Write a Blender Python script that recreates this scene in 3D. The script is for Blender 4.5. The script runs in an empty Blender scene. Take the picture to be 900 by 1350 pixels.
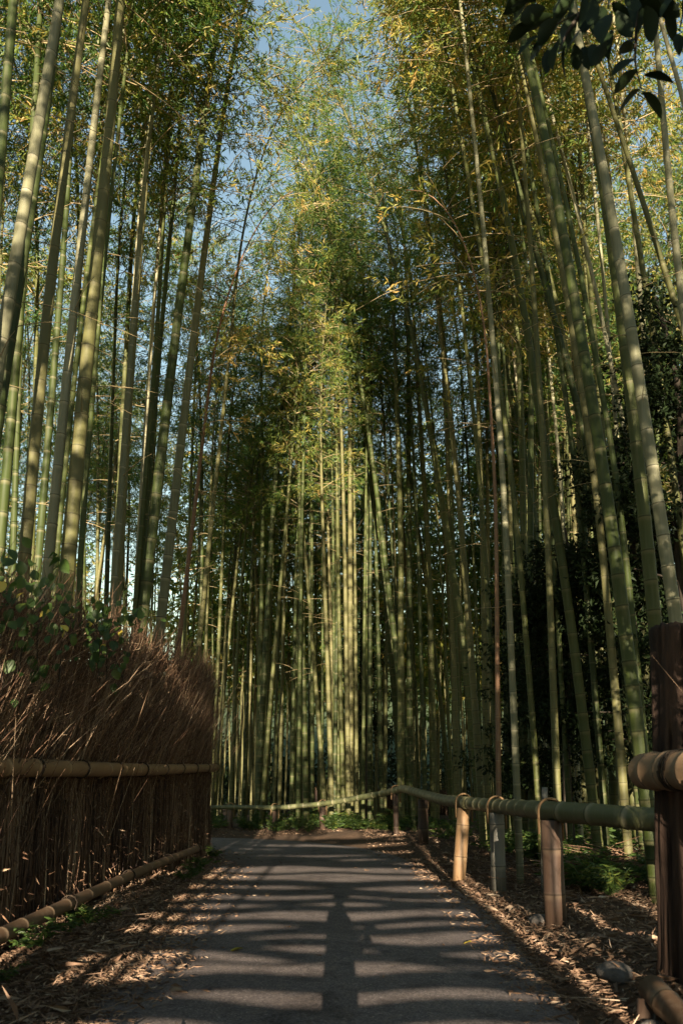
import bpy, math, random
import numpy as np
from mathutils import Vector, Matrix, noise as mnoise

R = math.radians
rng = np.random.default_rng(11)
random.seed(11)
sc = bpy.context.scene
col = sc.collection

# ------------------------------------------------------------------ camera
F, W0, H0, HOR, EYE, PITCH = 1100.0, 900.0, 1350.0, 1029.0, 1.3, R(8.0)
CY = HOR - F * math.tan(PITCH)                       # principal row of the photograph
cam = bpy.data.cameras.new('camera')
cam.sensor_fit = 'VERTICAL'
cam.sensor_width, cam.sensor_height = 24.0, 36.0
cam.lens = 36.0 * F / H0
cam.shift_y = (CY - H0 / 2) / H0
cam.clip_start, cam.clip_end = 0.05, 2000.0
cam.dof.use_dof = True
cam.dof.focus_distance = 13.0
cam.dof.aperture_fstop = 3.2
camo = bpy.data.objects.new('camera', cam)
camo.location = (0, 0, EYE)
camo.rotation_euler = (math.pi / 2 + PITCH, 0, 0)
col.objects.link(camo)
sc.camera = camo

# ------------------------------------------------------------------ sky, sun, exposure
SUN_EL, SUN_AZ = R(8.8), R(0.3)                       # the sun stands low behind the camera
world = bpy.data.worlds.new('World')
sc.world = world
world.use_nodes = True
wn = world.node_tree
wn.nodes.clear()
sky = wn.nodes.new('ShaderNodeTexSky')
sky.sky_type = 'NISHITA'
sky.sun_disc = False
sky.sun_elevation = SUN_EL
sky.sun_rotation = math.pi + SUN_AZ
sky.air_density, sky.dust_density, sky.ozone_density = 1.45, 0.1, 1.3
bg = wn.nodes.new('ShaderNodeBackground')
bg.inputs['Strength'].default_value = 0.056
wo = wn.nodes.new('ShaderNodeOutputWorld')
wn.links.new(sky.outputs[0], bg.inputs[0])
wn.links.new(bg.outputs[0], wo.inputs[0])
sun = bpy.data.lights.new('sun', 'SUN')
sun.energy = 5.0
sun.angle = R(0.25)
sun.color = (1.0, 0.85, 0.66)
suno = bpy.data.objects.new('sun', sun)
suno.location = (0, -30, 20)
suno.rotation_euler = (math.pi / 2 - SUN_EL, 0, SUN_AZ)
col.objects.link(suno)
vs = sc.view_settings
vs.view_transform = 'Standard'
vs.look = 'None'
vs.exposure = 2.45
vs.gamma = 1.0
vs.use_curve_mapping = False
sc.render.engine = 'CYCLES'
sc.cycles.max_bounces = 6
sc.cycles.diffuse_bounces = 2
sc.cycles.transmission_bounces = 4
sc.cycles.glossy_bounces = 2
sc.cycles.use_denoising = True

def unproj(u, v, y):
    """photo pixel -> point on the vertical plane at depth y"""
    a, b = (u - 450.0) / F, (CY - v) / F
    dy = math.cos(PITCH) - b * math.sin(PITCH)
    dz = math.sin(PITCH) + b * math.cos(PITCH)
    t = y / dy
    return np.array([a * t, y, EYE + dz * t])

# ------------------------------------------------------------------ materials
def mat(name):
    m = bpy.data.materials.new(name)
    m.use_nodes = True
    nt = m.node_tree
    nt.nodes.clear()
    return m, nt, nt.nodes, nt.links

def nd(ns, t, **kw):
    n = ns.new(t)
    for k, v in kw.items():
        setattr(n, k, v)
    return n

def ramp(ns, stops):
    r = ns.new('ShaderNodeValToRGB')
    e = r.color_ramp.elements
    while len(e) < len(stops):
        e.new(0.5)
    for i, (p, c) in enumerate(stops):
        e[i].position = p
        e[i].color = (c[0], c[1], c[2], 1)
    return r

def mixc(ns, ls, fac, a, b, mode='MIX'):
    m = ns.new('ShaderNodeMix')
    m.data_type = 'RGBA'
    m.blend_type = mode
    for idx, s in ((0, fac), (6, a), (7, b)):
        if hasattr(s, 'is_output'):
            ls.new(s, m.inputs[idx])
        elif idx == 0:
            m.inputs[0].default_value = s
        else:
            m.inputs[idx].default_value = (s[0], s[1], s[2], 1)
    return m.outputs[2]

def noise(ns, ls, vec, scale, detail=4, rough=0.6):
    n = ns.new('ShaderNodeTexNoise')
    n.inputs['Scale'].default_value = scale
    n.inputs['Detail'].default_value = detail
    n.inputs['Roughness'].default_value = rough
    if vec is not None:
        ls.new(vec, n.inputs['Vector'])
    return n.outputs[0]

def mapping(ns, ls, src, scale, offset=None):
    m = ns.new('ShaderNodeMapping')
    m.inputs['Scale'].default_value = scale
    ls.new(src, m.inputs['Vector'])
    if offset is not None:
        ls.new(offset, m.inputs['Location'])
    return m.outputs[0]

def bump(ns, ls, h, strength, dist=0.01):
    b = ns.new('ShaderNodeBump')
    b.inputs['Strength'].default_value = strength
    b.inputs['Distance'].default_value = dist
    ls.new(h, b.inputs['Height'])
    return b.outputs[0]

def finish(ns, ls, color, rough, normal=None, spec=0.4):
    p = ns.new('ShaderNodeBsdfPrincipled')
    if hasattr(color, 'is_output'):
        ls.new(color, p.inputs['Base Color'])
    else:
        p.inputs['Base Color'].default_value = (*color, 1)
    if hasattr(rough, 'is_output'):
        ls.new(rough, p.inputs['Roughness'])
    else:
        p.inputs['Roughness'].default_value = rough
    p.inputs['Specular IOR Level'].default_value = spec
    if normal is not None:
        ls.new(normal, p.inputs['Normal'])
    o = ns.new('ShaderNodeOutputMaterial')
    ls.new(p.outputs[0], o.inputs[0])
    return p, o

def culm_material(name, stops, pale, spec=0.22, rough=0.48):
    """bamboo skin: hue per culm, long streaks, waxy bloom below each node, dark node line"""
    m, nt, ns, ls = mat(name)
    tc = ns.new('ShaderNodeTexCoord')
    oi = ns.new('ShaderNodeObjectInfo')
    at = nd(ns, 'ShaderNodeAttribute', attribute_name='band')
    r = ramp(ns, stops)
    sh = ns.new('ShaderNodeMath'); sh.operation = 'MULTIPLY'; sh.inputs[1].default_value = 37.0
    ls.new(oi.outputs['Random'], sh.inputs[0])
    loc = ns.new('ShaderNodeCombineXYZ')
    ls.new(sh.outputs[0], loc.inputs[0]); ls.new(sh.outputs[0], loc.inputs[2])
    v1 = mapping(ns, ls, tc.outputs['Object'], (26, 26, 1.3), loc.outputs[0])
    v2 = mapping(ns, ls, tc.outputs['Object'], (5, 5, 2.2), loc.outputs[0])
    n1 = noise(ns, ls, v1, 1.0, 5, 0.65)
    n2 = noise(ns, ls, v2, 1.0, 5, 0.7)
    add = ns.new('ShaderNodeMath'); add.operation = 'MULTIPLY_ADD'
    ls.new(n2, add.inputs[0]); add.inputs[1].default_value = 0.55
    ls.new(oi.outputs['Random'], add.inputs[2])
    sub = ns.new('ShaderNodeMath'); sub.operation = 'SUBTRACT'
    ls.new(add.outputs[0], sub.inputs[0]); sub.inputs[1].default_value = 0.27
    sub.use_clamp = True
    ls.new(sub.outputs[0], r.inputs[0])
    # pale weathered film in blotches and streaks
    w = ramp(ns, [(0.47, (0, 0, 0)), (0.72, (1, 1, 1))])
    ls.new(n1, w.inputs[0])
    wf = ns.new('ShaderNodeMath'); wf.operation = 'MULTIPLY'; wf.inputs[1].default_value = 0.4
    ls.new(w.outputs[0], wf.inputs[0])
    c = mixc(ns, ls, wf.outputs[0], r.outputs[0], pale)
    pos = ns.new('ShaderNodeMath'); pos.operation = 'MULTIPLY'; pos.inputs[1].default_value = 0.7
    pos.use_clamp = True
    ls.new(at.outputs['Fac'], pos.inputs[0])
    c = mixc(ns, ls, pos.outputs[0], c, (pale[0] * 1.25, pale[1] * 1.22, pale[2] * 1.15))
    neg = ns.new('ShaderNodeMath'); neg.operation = 'MULTIPLY'; neg.inputs[1].default_value = -0.8
    neg.use_clamp = True
    ls.new(at.outputs['Fac'], neg.inputs[0])
    c = mixc(ns, ls, neg.outputs[0], c, (0.02, 0.018, 0.01))
    rr = ns.new('ShaderNodeMapRange')
    rr.inputs[3].default_value = rough; rr.inputs[4].default_value = rough + 0.3
    ls.new(n1, rr.inputs[0])
    finish(ns, ls, c, rr.outputs[0], bump(ns, ls, n1, 0.15, 0.004), spec)
    return m

M = {}
M['culm'] = culm_material('green bamboo skin', [(0.0, (0.017, 0.026, 0.0045)), (0.35, (0.028, 0.040, 0.007)),
    (0.65, (0.048, 0.053, 0.013)), (1.0, (0.085, 0.078, 0.030))], (0.10, 0.092, 0.05))
M['culm_grey'] = culm_material('weathered and sunlit bamboo skin', [(0.0, (0.085, 0.085, 0.045)), (0.5, (0.13, 0.125, 0.07)),
    (1.0, (0.17, 0.155, 0.095))], (0.24, 0.225, 0.16), 0.25, 0.48)  # grey wear, with sunlight on the lit culms also put into the pale tone
M['culm_tan'] = culm_material('dead tan bamboo skin', [(0.0, (0.09, 0.038, 0.018)), (0.5, (0.13, 0.065, 0.03)),
    (1.0, (0.17, 0.10, 0.048))], (0.2, 0.14, 0.085), 0.35, 0.45)
M['rail_tan'] = culm_material('dry straw bamboo skin', [(0.0, (0.15, 0.08, 0.036)), (0.5, (0.20, 0.115, 0.052)),
    (1.0, (0.26, 0.16, 0.08))], (0.28, 0.2, 0.12), 0.4, 0.42)
M['rail_green'] = culm_material('mossy green bamboo skin', [(0.0, (0.06, 0.07, 0.026)), (0.5, (0.09, 0.09, 0.038)),
    (1.0, (0.12, 0.11, 0.052))], (0.17, 0.15, 0.10), 0.4, 0.4)
M['rail_grey'] = culm_material('silver grey bamboo skin', [(0.0, (0.065, 0.07, 0.055)), (0.5, (0.095, 0.09, 0.072)),
    (1.0, (0.13, 0.115, 0.09))], (0.17, 0.155, 0.125), 0.4, 0.42)

M['post_red'] = culm_material('stained brown post', [(0.0, (0.035, 0.02, 0.012)), (0.5, (0.055, 0.032, 0.02)), (1.0, (0.08, 0.048, 0.03))], (0.11, 0.08, 0.055), 0.3, 0.5)

M['rail_dull'] = culm_material('dull brown bamboo skin', [(0.0, (0.085, 0.048, 0.026)), (0.5, (0.125, 0.074, 0.04)), (1.0, (0.17, 0.108, 0.06))], (0.2, 0.15, 0.10), 0.3, 0.5)

def leaf_material(name, stops, trans=0.42, rough=0.5, tgain=1.5, jitter=0.35):
    m, nt, ns, ls = mat(name)
    at = nd(ns, 'ShaderNodeAttribute', attribute_name='tint')
    oi = ns.new('ShaderNodeObjectInfo')
    a = ns.new('ShaderNodeMath'); a.operation = 'MULTIPLY_ADD'
    ls.new(oi.outputs['Random'], a.inputs[0]); a.inputs[1].default_value = jitter
    ls.new(at.outputs['Fac'], a.inputs[2])
    s = ns.new('ShaderNodeMath'); s.operation = 'SUBTRACT'; s.inputs[1].default_value = jitter / 2
    s.use_clamp = True
    ls.new(a.outputs[0], s.inputs[0])
    r = ramp(ns, stops)
    ls.new(s.outputs[0], r.inputs[0])
    p = ns.new('ShaderNodeBsdfPrincipled')
    ls.new(r.outputs[0], p.inputs['Base Color'])
    p.inputs['Roughness'].default_value = rough
    p.inputs['Specular IOR Level'].default_value = 0.12 if 'evergreen' in name else 0.35
    o = ns.new('ShaderNodeOutputMaterial')
    if trans > 0:
        t = ns.new('ShaderNodeBsdfTranslucent')
        g = mixc(ns, ls, 1.0, r.outputs[0], (tgain, tgain, tgain * 0.7), 'MULTIPLY')
        ls.new(g, t.inputs[0])
        mx = ns.new('ShaderNodeMixShader')
        mx.inputs[0].default_value = trans
        ls.new(p.outputs[0], mx.inputs[1]); ls.new(t.outputs[0], mx.inputs[2])
        ls.new(mx.outputs[0], o.inputs[0])
    else:
        ls.new(p.outputs[0], o.inputs[0])
    return m

M['leaf'] = leaf_material('bamboo leaf', [(0.0, (0.030, 0.072, 0.018)), (0.3, (0.062, 0.115, 0.024)),
    (0.58, (0.15, 0.175, 0.036)), (0.82, (0.29, 0.235, 0.055)), (1.0, (0.38, 0.25, 0.08))], 0.48, 0.5, 1.9)
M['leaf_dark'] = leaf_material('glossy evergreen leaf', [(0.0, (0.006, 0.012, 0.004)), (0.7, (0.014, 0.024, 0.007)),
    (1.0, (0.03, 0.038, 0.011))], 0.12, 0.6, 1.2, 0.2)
M['leaf_fern'] = leaf_material('fresh undergrowth leaf', [(0.0, (0.022, 0.046, 0.010)), (0.6, (0.05, 0.088, 0.017)),
    (1.0, (0.15, 0.16, 0.03))], 0.4, 0.5)
M['leaf_yellow'] = leaf_material('yellowing leaf', [(0.0, (0.38, 0.33, 0.05)), (1.0, (0.55, 0.36, 0.06))], 0.2, 0.5)
M['litter'] = leaf_material('dry fallen leaf', [(0.0, (0.07, 0.038, 0.022)), (0.4, (0.13, 0.078, 0.046)),
    (0.75, (0.23, 0.155, 0.098)), (1.0, (0.37, 0.285, 0.20))], 0.0, 0.7, jitter=0.05)
M['brush'] = leaf_material('dry brushwood', [(0.0, (0.022, 0.012, 0.008)), (0.4, (0.085, 0.043, 0.024)),
    (0.75, (0.19, 0.11, 0.06)), (1.0, (0.34, 0.245, 0.155))], 0.0, 0.75, jitter=0.05)
M['twig'] = leaf_material('bamboo branch', [(0.0, (0.10, 0.085, 0.035)), (1.0, (0.27, 0.20, 0.10))], 0.0, 0.6, jitter=0.2)

def bark_material(name, dark, light, spot):
    m, nt, ns, ls = mat(name)
    tc = ns.new('ShaderNodeTexCoord')
    v = mapping(ns, ls, tc.outputs['Object'], (16, 16, 1.6))
    n = noise(ns, ls, v, 1.0, 7, 0.7)
    n2 = noise(ns, ls, tc.outputs['Object'], 5.0, 5, 0.6)
    r = ramp(ns, [(0.32, dark), (0.6, light), (0.8, spot)])
    ls.new(n, r.inputs[0])
    c = mixc(ns, ls, n2, r.outputs[0], dark, 'MIX')
    c = mixc(ns, ls, 0.5, r.outputs[0], c)
    finish(ns, ls, c, 0.85, bump(ns, ls, n, 0.9, 0.02), 0.2)
    return m
M['post_wood'] = bark_material('reddish weathered log', (0.012, 0.008, 0.006), (0.05, 0.029, 0.019), (0.12, 0.078, 0.052))
M['trunk'] = bark_material('dark tree bark', (0.022, 0.017, 0.012), (0.06, 0.047, 0.033), (0.10, 0.085, 0.065))
M['rope'] = bark_material('dark palm rope', (0.015, 0.011, 0.008), (0.05, 0.035, 0.022), (0.09, 0.06, 0.035))
M['hoop'] = bark_material('split cane', (0.13, 0.08, 0.04), (0.25, 0.16, 0.08), (0.33, 0.23, 0.13))

def asphalt():
    m, nt, ns, ls = mat('worn asphalt')
    tc = ns.new('ShaderNodeTexCoord')
    P = tc.outputs['Object']
    n1 = noise(ns, ls, P, 0.55, 5, 0.6)
    n2 = noise(ns, ls, P, 7.0, 6, 0.7)
    vo = ns.new('ShaderNodeTexVoronoi'); vo.inputs['Scale'].default_value = 85.0
    ls.new(P, vo.inputs['Vector'])
    grit = ramp(ns, [(0.0, (0.06, 0.05, 0.047)), (0.45, (0.105, 0.088, 0.083)), (0.8, (0.15, 0.126, 0.117)), (1.0, (0.26, 0.225, 0.21))])
    ls.new(vo.outputs['Color'], grit.inputs[0])
    r2 = ramp(ns, [(0.3, (0.72, 0.70, 0.70)), (0.7, (1.18, 1.15, 1.12))])
    ls.new(n1, r2.inputs[0])
    c = mixc(ns, ls, 1.0, grit.outputs[0], r2.outputs[0], 'MULTIPLY')
    dust = ramp(ns, [(0.52, (0, 0, 0)), (0.75, (0.55, 0.55, 0.55))])
    ls.new(n2, dust.inputs[0])
    n3 = noise(ns, ls, P, 1.7, 7, 0.75)
    st = ramp(ns, [(0.38, (0.55, 0.53, 0.52)), (0.5, (1, 1, 1)), (0.64, (1.12, 1.1, 1.06))])
    ls.new(n3, st.inputs[0])
    c = mixc(ns, ls, 1.0, c, st.outputs[0], 'MULTIPLY')
    vc = ns.new('ShaderNodeTexVoronoi'); vc.feature = 'DISTANCE_TO_EDGE'; vc.inputs['Scale'].default_value = 0.9
    wv = ns.new('ShaderNodeVectorMath'); wv.operation = 'ADD'
    nz = ns.new('ShaderNodeTexNoise'); nz.inputs['Scale'].default_value = 2.5; nz.inputs['Detail'].default_value = 6
    ls.new(P, nz.inputs['Vector']); ls.new(P, wv.inputs[0]); ls.new(nz.outputs['Color'], wv.inputs[1])
    ls.new(wv.outputs[0], vc.inputs['Vector'])
    cr_ = ramp(ns, [(0.0, (0.45, 0.45, 0.45)), (0.012, (1, 1, 1))])
    ls.new(vc.outputs['Distance'], cr_.inputs[0])
    c = mixc(ns, ls, 0.8, c, cr_.outputs[0], 'MULTIPLY')
    c = mixc(ns, ls, dust.outputs[0], c, (0.19, 0.145, 0.115))
    h = ns.new('ShaderNodeMath'); h.operation = 'ADD'
    ls.new(vo.outputs['Distance'], h.inputs[0]); ls.new(n2, h.inputs[1])
    finish(ns, ls, c, 0.85, bump(ns, ls, h.outputs[0], 0.55, 0.006), 0.3)
    return m
M['asphalt'] = asphalt()

def soil():
    m, nt, ns, ls = mat('forest floor')
    tc = ns.new('ShaderNodeTexCoord')
    P = tc.outputs['Object']
    n1 = noise(ns, ls, P, 0.7, 6, 0.65)
    n2 = noise(ns, ls, P, 22.0, 6, 0.7)
    r = ramp(ns, [(0.3, (0.03, 0.018, 0.011)), (0.5, (0.075, 0.045, 0.027)), (0.7, (0.15, 0.095, 0.058))])
    ls.new(n2, r.inputs[0])
    c = mixc(ns, ls, n1, r.outputs[0], (0.055, 0.036, 0.022))
    finish(ns, ls, c, 0.95, bump(ns, ls, n2, 0.8, 0.02), 0.15)
    return m
M['soil'] = soil()

def rock():
    m, nt, ns, ls = mat('mossy rock')
    tc = ns.new('ShaderNodeTexCoord')
    n1 = noise(ns, ls, tc.outputs['Object'], 14.0, 7, 0.65)
    r = ramp(ns, [(0.3, (0.05, 0.045, 0.04)), (0.6, (0.12, 0.105, 0.09)), (0.8, (0.2, 0.18, 0.16))])
    ls.new(n1, r.inputs[0])
    finish(ns, ls, r.outputs[0], 0.85, bump(ns, ls, n1, 0.8, 0.02), 0.3)
    return m
M['rock'] = rock()

def plain(name, c, rough=0.8):
    m, nt, ns, ls = mat(name)
    tc = ns.new('ShaderNodeTexCoord')
    n1 = noise(ns, ls, tc.outputs['Object'], 30.0, 4, 0.6)
    cc = mixc(ns, ls, n1, (c[0] * 0.75, c[1] * 0.75, c[2] * 0.75), (c[0] * 1.2, c[1] * 1.2, c[2] * 1.2))
    finish(ns, ls, cc, rough, bump(ns, ls, n1, 0.2, 0.005), 0.3)
    return m
M['skin'] = plain('skin', (0.42, 0.25, 0.17), 0.55)
M['hair'] = plain('dark hair', (0.02, 0.015, 0.012), 0.5)
M['coat'] = plain('dark coat cloth', (0.05, 0.055, 0.07))
M['red_cloth'] = plain('red cloth', (0.36, 0.035, 0.03))
M['white_cloth'] = plain('white cloth', (0.72, 0.72, 0.72))
M['denim'] = plain('pale blue cloth', (0.25, 0.32, 0.45))
M['black_plastic'] = plain('black plastic', (0.02, 0.02, 0.02), 0.4)

# ------------------------------------------------------------------ mesh helpers
class MB:
    """collects vertices, quads/tris and one float attribute, builds ONE mesh object"""
    def __init__(s):
        s.v, s.f3, s.f4, s.a, s.n = [], [], [], [], 0
    def add(s, v, quads=None, tris=None, a=None):
        v = np.asarray(v, float).reshape(-1, 3)
        s.v.append(v)
        s.a.append(np.zeros(len(v)) if a is None else np.broadcast_to(np.asarray(a, float), (len(v),)))
        if quads is not None and len(quads): s.f4.append(np.asarray(quads, int).reshape(-1, 4) + s.n)
        if tris is not None and len(tris): s.f3.append(np.asarray(tris, int).reshape(-1, 3) + s.n)
        s.n += len(v)
    def arrays(s):
        v = np.concatenate(s.v) if s.v else np.zeros((0, 3))
        f4 = np.concatenate(s.f4) if s.f4 else np.zeros((0, 4), int)
        f3 = np.concatenate(s.f3) if s.f3 else np.zeros((0, 3), int)
        a = np.concatenate(s.a) if s.a else np.zeros(0)
        return v, f4, f3, a
    def mesh(s, name, material, attr='tint', smooth=True):
        v, f4, f3, a = s.arrays()
        me = bpy.data.meshes.new(name)
        me.vertices.add(len(v))
        me.vertices.foreach_set('co', v.astype(np.float32).ravel())
        nl = len(f4) * 4 + len(f3) * 3
        me.loops.add(nl)
        me.loops.foreach_set('vertex_index', np.concatenate([f4.ravel(), f3.ravel()]).astype(np.int32))
        me.polygons.add(len(f4) + len(f3))
        ls = np.concatenate([np.arange(len(f4)) * 4, len(f4) * 4 + np.arange(len(f3)) * 3]).astype(np.int32)
        me.polygons.foreach_set('loop_start', ls)
        me.polygons.foreach_set('use_smooth', np.full(len(f4) + len(f3), smooth))
        at = me.attributes.new(attr, 'FLOAT', 'POINT')
        at.data.foreach_set('value', a.astype(np.float32))
        me.materials.append(material)
        me.update(calc_edges=True)
        return me

def ob(name, data, parent=None, loc=None):
    o = bpy.data.objects.new(name, data)
    col.objects.link(o)
    if parent is not None: o.parent = parent
    if loc is not None: o.location = [float(c) for c in loc]
    return o

def tag(o, label=None, cat=None, group=None, kind=None):
    if label: o['label'] = label
    if cat: o['category'] = cat
    if group: o['group'] = group
    if kind: o['kind'] = kind
    return o

def thing(name, label, cat, loc=(0, 0, 0), group=None):
    return tag(ob(name, None, None, loc), label, cat, group)

def copy_tree(o, parent=None):
    c = o.copy()
    col.objects.link(c)
    if parent is not None: c.parent = parent
    for ch in o.children:
        copy_tree(ch, c)
    return c

def tube(mb, pts, rad, sides=8, a=0.0, caps=True):
    pts = np.asarray(pts, float)
    n = len(pts)
    rad = np.broadcast_to(np.asarray(rad, float), (n,))
    t = np.gradient(pts, axis=0)
    t /= np.linalg.norm(t, axis=1)[:, None] + 1e-9
    ref = np.array([0.0, 1.0, 0.0]) if abs(t[:, 1]).mean() < 0.75 else np.array([0.0, 0.0, 1.0])
    u = np.cross(ref, t); u /= np.linalg.norm(u, axis=1)[:, None] + 1e-9
    w = np.cross(t, u)
    th = np.arange(sides) * 2 * math.pi / sides
    ring = u[:, None, :] * np.cos(th)[None, :, None] + w[:, None, :] * np.sin(th)[None, :, None]
    v = pts[:, None, :] + ring * rad[:, None, None]
    i = np.arange(n - 1)[:, None] * sides
    j = np.arange(sides)[None, :]
    jn = (j + 1) % sides
    q = np.stack([i + j, i + jn, i + sides + jn, i + sides + j], -1).reshape(-1, 4)
    vv = v.reshape(-1, 3)
    aa = np.repeat(np.broadcast_to(np.asarray(a, float), (n,)), sides)
    tr = []
    if caps:
        vv = np.concatenate([vv, pts[:1], pts[-1:]])
        aa = np.concatenate([aa, aa[:1], aa[-1:]])
        c0, c1, b = n * sides, n * sides + 1, (n - 1) * sides
        for k in range(sides):
            tr.append((c0, (k + 1) % sides, k)); tr.append((c1, b + k, b + (k + 1) % sides))
    mb.add(vv, q, tr, aa)

def resample(pts, s):
    pts = np.asarray(pts, float)
    d = np.concatenate([[0], np.cumsum(np.linalg.norm(np.diff(pts, axis=0), axis=1))])
    return np.stack([np.interp(s, d, pts[:, k]) for k in range(3)], 1), d[-1]

def smooth_poly(pts, n=60, it=6):
    pts = np.asarray(pts, float)
    d = np.concatenate([[0], np.cumsum(np.linalg.norm(np.diff(pts, axis=0), axis=1))])
    p, L = resample(pts, np.linspace(0, d[-1], n))
    for _ in range(it):
        p[1:-1] = (p[:-2] + 2 * p[1:-1] + p[2:]) / 4
    return p

def bamboo_tube(mb, pts, r0, r1, first=0.16, mid=0.34, sides=12, jit=0.12, g=None, ridge=1.07, full=True, caps=True):
    """culm or rail with ridged nodes along the polyline; returns node arc positions"""
    g = g or random
    _, L = resample(pts, [0])
    s, nodes = 0.0, []
    while True:
        fr = s / L
        step = (first + (mid - first) * min(1, fr * 4.0)) * (1 - 0.45 * max(0, fr - 0.6) / 0.4) * (1 + g.uniform(-jit, jit))
        s += step
        if s > L - 0.06: break
        nodes.append(s)
    S, RR, A = [0.0], [1.0], [0.0]
    for k in nodes:
        rr = r0 + (r1 - r0) * (k / L) ** 1.25
        e = min(max(rr * 0.16, 0.004), 0.012)
        if full:
            S += [k - 6 * e, k - 1.6 * e, k - 0.6 * e, k + 0.5 * e, k + 1.5 * e]
            RR += [1.0, 1.01, ridge, ridge * 0.99, 0.985]
            A += [0.0, 0.9, -0.9, 0.25, 0.0]
        else:
            S += [k - 1.5 * e, k + 1.5 * e]
            RR += [1.03, 1.03]
            A += [0.3, -0.4]
    S.append(L); RR.append(1.0); A.append(0.0)
    S = np.array(S); o = np.argsort(S, kind='stable'); S = S[o]
    RR = np.array(RR)[o]; A = np.array(A)[o]
    P, _ = resample(pts, S)
    rad = (r0 + (r1 - r0) * (S / L) ** 1.25) * RR
    tube(mb, P, rad, sides, A, caps)
    return nodes, L

def leaf_quads(mb, base, dirs, length, width, tint, fold=0.25, g=rng):
    """folded lance-shaped leaves: two triangles each, sharing the midrib"""
    n = len(base)
    dirs = dirs / (np.linalg.norm(dirs, axis=1)[:, None] + 1e-9)
    r = g.normal(size=(n, 3))
    side = np.cross(dirs, r); side /= np.linalg.norm(side, axis=1)[:, None] + 1e-9
    nor = np.cross(side, dirs)
    mid = base + dirs * (length * 0.42)[:, None] + nor * (width * fold)[:, None]
    tip = base + dirs * length[:, None] - nor * (width * 0.3)[:, None]
    v = np.stack([base, mid + side * (width * 0.5)[:, None], tip, mid - side * (width * 0.5)[:, None]], 1).reshape(-1, 3)
    i = np.arange(n)[:, None] * 4
    t = np.concatenate([i + np.array([[0, 1, 2]]), i + np.array([[0, 2, 3]])], 0)
    mb.add(v, None, t, np.repeat(tint, 4))

# ------------------------------------------------------------------ terrain and path
PC = np.array([(-0.05, -70, 3.0), (-0.05, 0, 2.7), (-0.06, 4.4, 2.7), (-0.12, 8.4, 3.25), (-0.35, 12, 3.4), (-0.62, 14.6, 3.4),
               (-1.35, 16.9, 3.3), (-3.0, 18.1, 3.2), (-6, 18.6, 3.2), (-14, 18.9, 3.2), (-40, 19.5, 3.2)])
pc_xy = smooth_poly(np.c_[PC[:, :2], np.zeros(len(PC))], 260, 10)
_d = np.concatenate([[0], np.cumsum(np.linalg.norm(np.diff(PC[:, :2], axis=0), axis=1))])
pc_w = np.interp(np.linspace(0, _d[-1], 260), _d, PC[:, 2])

def path_dist(x, y):
    """distance outside the path edge (negative on the path), vectorised"""
    x, y = np.atleast_1d(x).astype(float), np.atleast_1d(y).astype(float)
    best = np.full(x.shape, 1e9)
    for k in range(len(pc_xy) - 1):
        a, b = pc_xy[k, :2], pc_xy[k + 1, :2]
        d = b - a
        t = np.clip(((x - a[0]) * d[0] + (y - a[1]) * d[1]) / (d @ d), 0, 1)
        dist = np.hypot(x - a[0] - t * d[0], y - a[1] - t * d[1]) - pc_w[k] / 2
        best = np.minimum(best, dist)
    return best

def sstep(t):
    t = np.clip(t, 0, 1)
    return t * t * (3 - 2 * t)

def gz(x, y, d=None):
    x, y = np.atleast_1d(x).astype(float), np.atleast_1d(y).astype(float)
    if d is None: d = path_dist(x, y)
    b = 0.035 * np.sin(1.9 * x + 0.7 * y) + 0.03 * np.sin(2.7 * y - 1.3 * x + 1) + 0.018 * np.sin(6.1 * x + 4.3 * y) + 0.014 * np.sin(9.3 * y - 7.7 * x)
    z = b * sstep(d / 0.6) + 0.10 * sstep((d - 0.05) / 0.8) - 0.035 * sstep((0.12 - d) / 0.15)
    return z - 0.55 * sstep((y - 22) / 18)

def gz1(x, y):
    return float(gz(x, y)[0])

def axis(parts):
    return np.unique(np.concatenate([np.arange(a, b, s) for a, b, s in parts]).round(4))
gx = axis([(-400, -60, 34), (-60, -14, 4.6), (-14, -4, 0.6), (-4, 5, 0.11), (5, 14, 0.6), (14, 60, 4.6), (60, 401, 34)])
gy = axis([(-400, -60, 34), (-60, -6, 4.5), (-6, 3, 0.6), (3, 12, 0.11), (12, 22, 0.2), (22, 50, 1.4), (50, 110, 6), (110, 801, 60)])
X, Y = np.meshgrid(gx, gy)
Z = gz(X.ravel(), Y.ravel())
mb = MB()
nx, ny = len(gx), len(gy)
i = (np.arange(ny - 1)[:, None] * nx + np.arange(nx - 1)[None, :]).ravel()
mb.add(np.c_[X.ravel(), Y.ravel(), Z], np.stack([i, i + 1, i + nx + 1, i + nx], 1))
tag(ob('ground', mb.mesh('ground', M['soil'])), kind='structure')

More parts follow.
